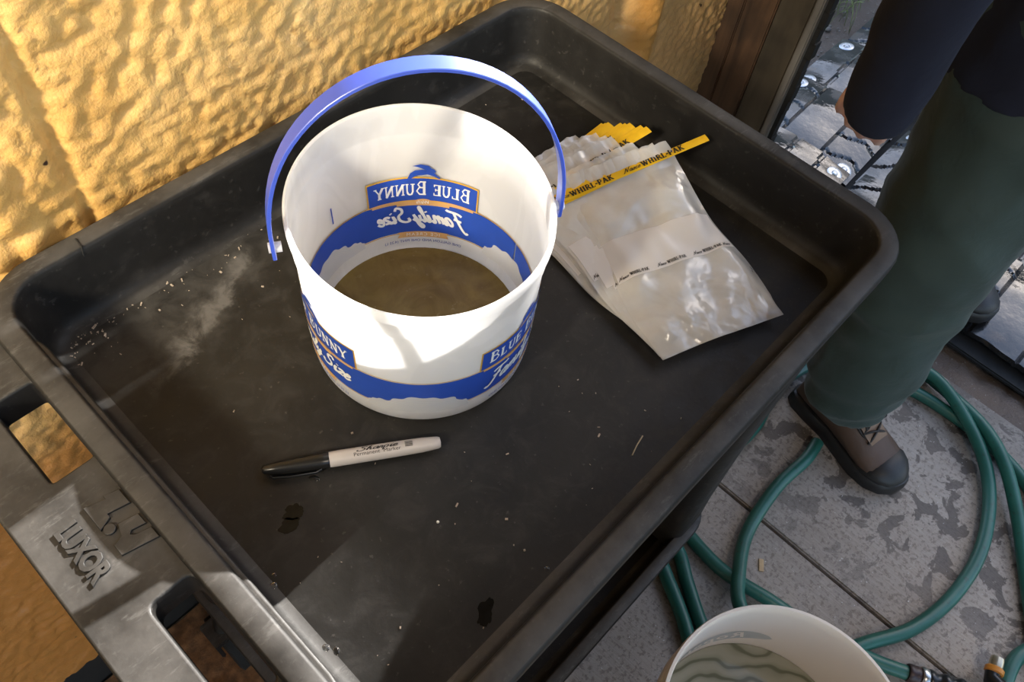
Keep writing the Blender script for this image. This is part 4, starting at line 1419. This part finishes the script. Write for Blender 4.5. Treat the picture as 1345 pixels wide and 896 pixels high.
def limb(pts, n=6, seg=20, upv=None):
    if len(pts) == 2:
        k_ = len(pts[0])
        pts = [pts[0], tuple((pts[0][i]+pts[1][i])/2 for i in range(k_)), pts[1]]
    P = catmull([p[:3] for p in pts], n)
    rs = []
    for i in range(len(pts)-1):
        for k in range(n):
            t = k/n
            a, b = pts[i][3:], pts[i+1][3:]
            if len(a) == 1: a = (a[0], a[0])
            if len(b) == 1: b = (b[0], b[0])
            rs.append((a[0]*(1-t)+b[0]*t, a[1]*(1-t)+b[1]*t))
    e = pts[-1][3:]
    rs.append((e[0], e[-1]))
    return tube(P, rs, seg, True, upv=upv)
# trousers
rl = [(1.037, -0.496, -0.738, 0.073), (1.033, -0.494, -0.69, 0.082), (1.028, -0.483, -0.62, 0.092), (1.028, -0.470, -0.48, 0.094), (1.026, -0.462, -0.36, 0.098), (1.026, -0.455, -0.25, 0.101), (1.035, -0.443, -0.13, 0.107), (1.055, -0.43, -0.02, 0.112), (1.075, -0.425, 0.06, 0.105)]
ll_ = [(1.472, -0.425, -0.725, 0.078), (1.455, -0.425, -0.66, 0.085), (1.41, -0.430, -0.54, 0.090), (1.365, -0.435, -0.42, 0.093), (1.31, -0.435, -0.28, 0.100), (1.25, -0.432, -0.13, 0.108), (1.205, -0.43, -0.02, 0.112), (1.185, -0.425, 0.06, 0.105)]
pelv = [(1.13, -0.425, -0.05, 0.10, 0.16), (1.13, -0.425, 0.03, 0.125, 0.185), (1.13, -0.43, 0.11, 0.115, 0.175), (1.13, -0.435, 0.16, 0.11, 0.165)]
def cloth_disp(p):
    q = Vector((p.x*7, p.y*7, p.z*5))
    f = 0.006*noise.noise(q) + 0.0035*noise.noise(Vector((p.x*16, p.y*16, p.z*13+p.x*9)))
    k = max(0, 1-abs(p.z+0.45)/0.14)           # folds at the knee
    f += 0.0050*k*math.sin(p.z*85+p.x*30+p.y*25)*noise.noise(q*1.3+Vector((3, 0, 0)))*2
    k2 = max(0, 1-abs(p.z+0.70)/0.09)
    f += 0.0045*k2*math.sin(p.z*95+p.y*40)
    rd = 1-abs(noise.noise(Vector((p.x*5+p.z*2.5, p.y*5-p.z*3.5, p.z*3.2))))*2.2
    f += 0.009*max(0.0, rd)**2
    rd = 1-abs(noise.noise(Vector((p.x*8-p.z*4, p.y*8+p.z*3, p.z*4+7))))*2.4
    f += 0.005*max(0.0, rd)**2
    return f-0.003
tr = remesh([limb(rl), limb(ll_), limb(pelv, upv=(0, 1, 0))], 'trousers', M['pants'], ps, 0.010, 4, cloth_disp)
# jacket: torso and sleeves
tor = [(1.13, -0.425, -0.075, 0.150, 0.195), (1.13, -0.425, -0.02, 0.148, 0.195), (1.13, -0.435, 0.10, 0.135, 0.180), (1.13, -0.465, 0.25, 0.135, 0.185), (1.13, -0.505, 0.40, 0.135, 0.200), (1.13, -0.540, 0.49, 0.105, 0.175), (1.13, -0.560, 0.545, 0.075, 0.095), (1.13, -0.575, 0.575, 0.065, 0.070)]
ra = [(0.965, -0.525, 0.475, 0.062), (0.915, -0.490, 0.42, 0.068), (0.870, -0.410, 0.30, 0.060), (0.835, -0.350, 0.20, 0.055), (0.828, -0.325, 0.09, 0.049), (0.838, -0.326, 0.0, 0.045), (0.842, -0.326, -0.065, 0.043), (0.844, -0.326, -0.096, 0.037)]
la = [(1.295, -0.525, 0.475, 0.062), (1.345, -0.50, 0.42, 0.068), (1.385, -0.47, 0.28, 0.060), (1.405, -0.46, 0.19, 0.056), (1.412, -0.47, 0.08, 0.052), (1.412, -0.49, -0.02, 0.046), (1.410, -0.50, -0.06, 0.041)]
def jdisp(p):
    return 0.005*noise.noise(Vector((p.x*9, p.y*9, p.z*9))) + 0.003*noise.noise(Vector((p.x*22, p.y*22, p.z*22)))
remesh([limb(tor, upv=(0, 1, 0)), limb(ra), limb(la)], 'jacket', M['jacket'], ps, 0.010, 4, jdisp)
# body: one continuous figure inside the clothes, with head and hands
def hand(wrist, d, palmn, side, curl, tk=1.0):
    """d: finger direction, palmn: palm normal, side: towards the thumb"""
    d = Vector(d).normalized(); s_ = Vector(side); s_ = (s_-d*s_.dot(d)).normalized(); n_ = d.cross(s_) if Vector(palmn).dot(d.cross(s_)) > 0 else -d.cross(s_)
    wv_ = Vector(wrist)
    out = [limb([(*(wv_-d*0.05), 0.027, 0.020), (*(wv_), 0.026, 0.018), (*(wv_+d*0.035), 0.036, 0.015), (*(wv_+d*0.085), 0.040, 0.014), (*(wv_+d*0.098), 0.034, 0.010)], 4, 14, upv=s_)]
    for k, (off, ln) in enumerate(((0.030, 0.070), (0.010, 0.080), (-0.010, 0.074), (-0.029, 0.058))):
        b_ = wv_+d*0.088+s_*off
        pts = [(*(b_-d*0.015), 0.0092)]
        ang = 0; cur = b_.copy()
        for q, fr in enumerate((0.45, 0.31, 0.24)):
            ang += curl*(0.7, 1.0, 0.8)[q]
            cur = cur + (d*math.cos(ang)+n_*math.sin(ang))*ln*fr
            pts.append((*cur, (0.0088, 0.0080, 0.0066)[q]))
        out.append(limb(pts, 3, 10))
    b_ = wv_+d*0.030+s_*0.022
    t1 = b_+s_*0.030*tk+d*0.020+n_*0.012; t2 = t1+s_*0.012*tk+d*0.024+n_*0.010; t3 = t2+d*0.022+n_*0.006
    out.append(limb([(*b_, 0.015), (*t1, 0.0115), (*t2, 0.0098), (*t3, 0.0075)], 3, 10))
    return out
body = []
body += [limb([(1.042, -0.495, -0.79, 0.033), (1.035, -0.485, -0.62, 0.050), (1.028, -0.465, -0.45, 0.055), (1.05, -0.44, -0.15, 0.080), (1.08, -0.43, 0.02, 0.085)])]
body += [limb([(1.475, -0.405, -0.77, 0.035), (1.44, -0.42, -0.62, 0.052), (1.37, -0.435, -0.43, 0.055), (1.25, -0.432, -0.13, 0.080), (1.18, -0.43, 0.02, 0.085)])]
body += [limb([(1.13, -0.425, -0.06, 0.09, 0.15), (1.13, -0.435, 0.10, 0.10, 0.15), (1.13, -0.465, 0.25, 0.10, 0.145), (1.13, -0.505, 0.40, 0.105, 0.165), (1.13, -0.540, 0.48, 0.08, 0.15), (1.13, -0.565, 0.54, 0.052, 0.056), (1.13, -0.592, 0.60, 0.052, 0.052), (1.13, -0.61, 0.64, 0.055, 0.055)], upv=(0, 1, 0))]
body += [limb([(0.985, -0.525, 0.46, 0.045), (0.915, -0.490, 0.42, 0.048), (0.835, -0.350, 0.20, 0.040), (0.830, -0.325, 0.12, 0.031), (0.839, -0.323, 0.03, 0.026)])]
body += [limb([(1.275, -0.525, 0.46, 0.045), (1.345, -0.50, 0.42, 0.048), (1.405, -0.46, 0.19, 0.040), (1.412, -0.48, 0.04, 0.031), (1.410, -0.50, -0.08, 0.026)])]
body += hand((0.842, -0.333, 0.024), (-0.06, 0.13, -0.98), (1, 0.1, 0), (0.1, -1, 0.0), 0.30, 0.15)
body += hand((1.410, -0.502, -0.085), (0.0, -0.12, -1), (-1, 0, 0), (0, -1, 0), 0.35)
HC = Vector((1.13, -0.645, 0.725))
hf = Vector((0, -0.90, -0.43)).normalized(); hu = Vector((0, -0.43, 0.90)).normalized(); hs = Vector((1, 0, 0))
def head():
    V = []; Fc = []
    nu_, nv_ = 28, 20
    for j in range(nv_+1):
        th = PI*j/nv_
        for i in range(nu_):
            ph = 2*PI*i/nu_
            x = math.sin(th)*math.cos(ph); y = math.sin(th)*math.sin(ph); z = math.cos(th)
            w_ = 0.076*(1-0.22*max(0, -z)); dpt = 0.098*(1-0.15*max(0, -z))
            V.append(HC + hs*(x*w_) + hf*(y*dpt + (0.012 if z < -0.2 and y > 0 else 0)) + hu*(z*0.118))
    for j in range(nv_):
        for i in range(nu_):
            i2 = (i+1) % nu_
            Fc.append((j*nu_+i, (j+1)*nu_+i, (j+1)*nu_+i2, j*nu_+i2))
    return V, Fc
body.append(head())
nose = HC+hf*0.098
body.append(limb([(*(nose+hu*0.020-hf*0.012), 0.008), (*(nose+hu*0.0-hf*0.002), 0.011), (*(nose-hu*0.024+hf*0.010), 0.015), (*(nose-hu*0.034-hf*0.006), 0.011)], 3, 10))
for s_ in (-1, 1):
    e = HC+hs*s_*0.076-hf*0.006
    body.append(limb([(*(e+hu*0.028), 0.006, 0.010), (*(e+hs*s_*0.010), 0.006, 0.016), (*(e-hu*0.030), 0.005, 0.009)], 3, 10, upv=hs))
    body.append(limb([(*(nose-hf*0.016-hu*0.060-hs*0.0), 0.008, 0.008), (*(nose-hf*0.022-hu*0.062+hs*s_*0.022), 0.005, 0.005)], 2, 8))
bd_ = remesh(body, 'body', M['skin'], ps, 0.0048, 3)
for s_ in (-1, 1):
    v, f = lathe([(0.0001, 0.011), (0.006, 0.009), (0.010, 0.004), (0.011, 0)], 14)
    q = Matrix((hs, hu, hf)).transposed()
    c_ = HC+hs*s_*0.030+hf*0.084+hu*0.004
    mk('eye', rel([c_ + q @ Vector(p) for p in v]), f, M['whiteprint'], bd_)
hv = []
V, Fc = head()
V2 = [HC+(p-HC)*1.09 for p in V]
keep = [q for q in Fc if sum((((V[i]-HC).dot(hu) > 0.035) or ((V[i]-HC).dot(hf) < -0.02 and (V[i]-HC).dot(hu) > -0.075)) for i in q) == len(q)]
mk('hair', rel(V2), keep, M['hair'], ps, angle=180)
# boots
def boot(ax, ay, az, yaw, zf):
    """ankle at ax, ay; toe along yaw; zf = ground height"""
    dr = Vector((math.cos(yaw), math.sin(yaw), 0)); sd = Vector((-dr.y, dr.x, 0)); base = Vector((ax, ay, zf))
    def P_(l, s_, h): return base + dr*(l*0.87) + sd*(s_*0.92) + Vector((0, 0, h*0.95))
    # upper: cross-sections from heel to toe (length, half width, height)
    secs = [(-0.078, 0.022, 0.055), (-0.070, 0.034, 0.120), (-0.040, 0.041, 0.140), (0.0, 0.043, 0.142), (0.035, 0.044, 0.128), (0.070, 0.047, 0.104), (0.105, 0.051, 0.084), (0.140, 0.053, 0.070), (0.170, 0.050, 0.062), (0.193, 0.041, 0.055), (0.207, 0.026, 0.046), (0.212, 0.012, 0.038)]
    V = []; Fc = []; n = 18
    for l, hw, ht in secs:
        for k in range(n):
            a = 2*PI*k/n
            cs, sn = math.cos(a), math.sin(a)
            s_ = hw*math.copysign(abs(cs)**0.75, cs)
            h = 0.022 + (ht-0.022)*(0.5+0.5*math.copysign(abs(sn)**0.8, sn))
            V.append(P_(l, s_*(1-0.25*max(0, sn)), h))
    for j in range(len(secs)-1):
        for k in range(n):
            k2 = (k+1) % n
            Fc.append((j*n+k, j*n+k2, (j+1)*n+k2, (j+1)*n+k))
    Fc += [tuple(range(n-1, -1, -1)), tuple((len(secs)-1)*n+k for k in range(n))]
    upr = mk('boot', rel(V), Fc, M['boot'], ps, angle=60)
    # sole
    ol = [(-0.088, 0.0), (-0.082, 0.028), (-0.060, 0.041), (-0.02, 0.043), (0.03, 0.042), (0.08, 0.050), (0.13, 0.057), (0.17, 0.055), (0.20, 0.042), (0.218, 0.020), (0.222, 0.0)]
    ol = ol + [(l, -s_) for l, s_ in ol[-2:0:-1]]
    mb = MB(); V = []; n = len(ol)
    lv = [(0.0, 0.95), (0.003, 1.0), (0.020, 1.0), (0.030, 0.97), (0.034, 0.90)]
    for h, k_ in lv:
        for l, s_ in ol: V.append(P_(0.065+(l-0.065)*(k_ if h > 0.02 else 1), s_*k_, h + (0.010*max(0, (l-0.13)/0.09)**2)))
    Fc = []
    for j in range(len(lv)-1):
        for k in range(n):
            k2 = (k+1) % n
            Fc.append((j*n+k, (j+1)*n+k, (j+1)*n+k2, j*n+k2))
    Fc += [tuple(range(n)), tuple((len(lv)-1)*n+k for k in range(n-1, -1, -1))]
    mk('sole', rel(V), Fc, M['bootdark'], upr, angle=40)
    # toe cap and rand
    V = []; Fc = []; n = 18
    s2 = [(0.118, 0.0530, 0.040), (0.145, 0.0555, 0.056), (0.165, 0.0540, 0.0660), (0.185, 0.0475, 0.0620), (0.200, 0.0365, 0.0550), (0.211, 0.0240, 0.0460), (0.216, 0.0100, 0.0380)]
    for l, hw, ht in s2:
        for k in range(n):
            a = 2*PI*k/n; cs, sn = math.cos(a), math.sin(a)
            V.append(P_(l, hw*math.copysign(abs(cs)**0.75, cs)*(1-0.25*max(0, sn)), 0.020+(ht-0.020)*(0.5+0.5*math.copysign(abs(sn)**0.8, sn))))
    for j in range(len(s2)-1):
        for k in range(n):
            k2 = (k+1) % n
            Fc.append((j*n+k, j*n+k2, (j+1)*n+k2, (j+1)*n+k))
    Fc += [tuple((len(s2)-1)*n+k for k in range(n))]
    mk('toe_cap', rel(V), Fc, M['bootdark'], upr, angle=60)
    # tongue
    V = []; Fc = []
    tl = [(-0.002, 0.1445), (0.035, 0.1305), (0.070, 0.1065), (0.102, 0.0880), (0.122, 0.0790)]
    for i, (l, h) in enumerate(tl):
        for q in range(9):
            s_ = (q/8-0.5)*2*(0.033-0.0022*i)
            V.append(P_(l, s_, h + 0.0060 - 8*s_*s_))
    for j in range(len(tl)-1):
        for q in range(8): Fc.append((j*9+q, j*9+q+1, (j+1)*9+q+1, (j+1)*9+q))
    mk('tongue', rel(V), Fc, M['boottan'], upr, angle=180)
    mb = MB()
    for i in range(5):
        l = 0.010+i*0.021; 
        h = 0.1445 - (l+0.002)*0.55 + 0.0045
        for s_ in (-1, 1):
            mb.add(*tube(catmull([P_(l, -s_*0.027, h-0.006), P_(l+0.008, -s_*0.008, h), P_(l+0.016, s_*0.012, h-0.006), P_(l+0.021, s_*0.027, h-0.018)], 4), 0.0024, 6))
    for s_ in (-1, 1):
        mb.add(*tube(catmull([P_(0.05, 0, 0.128), P_(0.068, s_*0.020, 0.134), P_(0.092, s_*0.030, 0.112), P_(0.085, s_*0.012, 0.112), P_(0.055, 0, 0.126)], 5), 0.0022, 6))
        mb.add(*tube(catmull([P_(-0.002, s_*0.028, 0.140), P_(0.05, s_*0.030, 0.112), P_(0.095, s_*0.026, 0.086), P_(0.112, s_*0.010, 0.084), P_(0.114, 0, 0.085)], 5), 0.0028, 6))
    mb.build('laces', M['lace'], upr)
    for q in mb.v: pass
    return upr
# laces are built in world coordinates: shift them with the figure
def shift_child(o):
    for ch in o.children:
        if ch.name.startswith('laces'):
            for vv in ch.data.vertices: vv.co -= PO
b1 = boot(1.048, -0.492, 0, R(-101), FL); shift_child(b1)
b2 = boot(1.470, -0.432, 0, R(-82), FL+0.047); shift_child(b2)
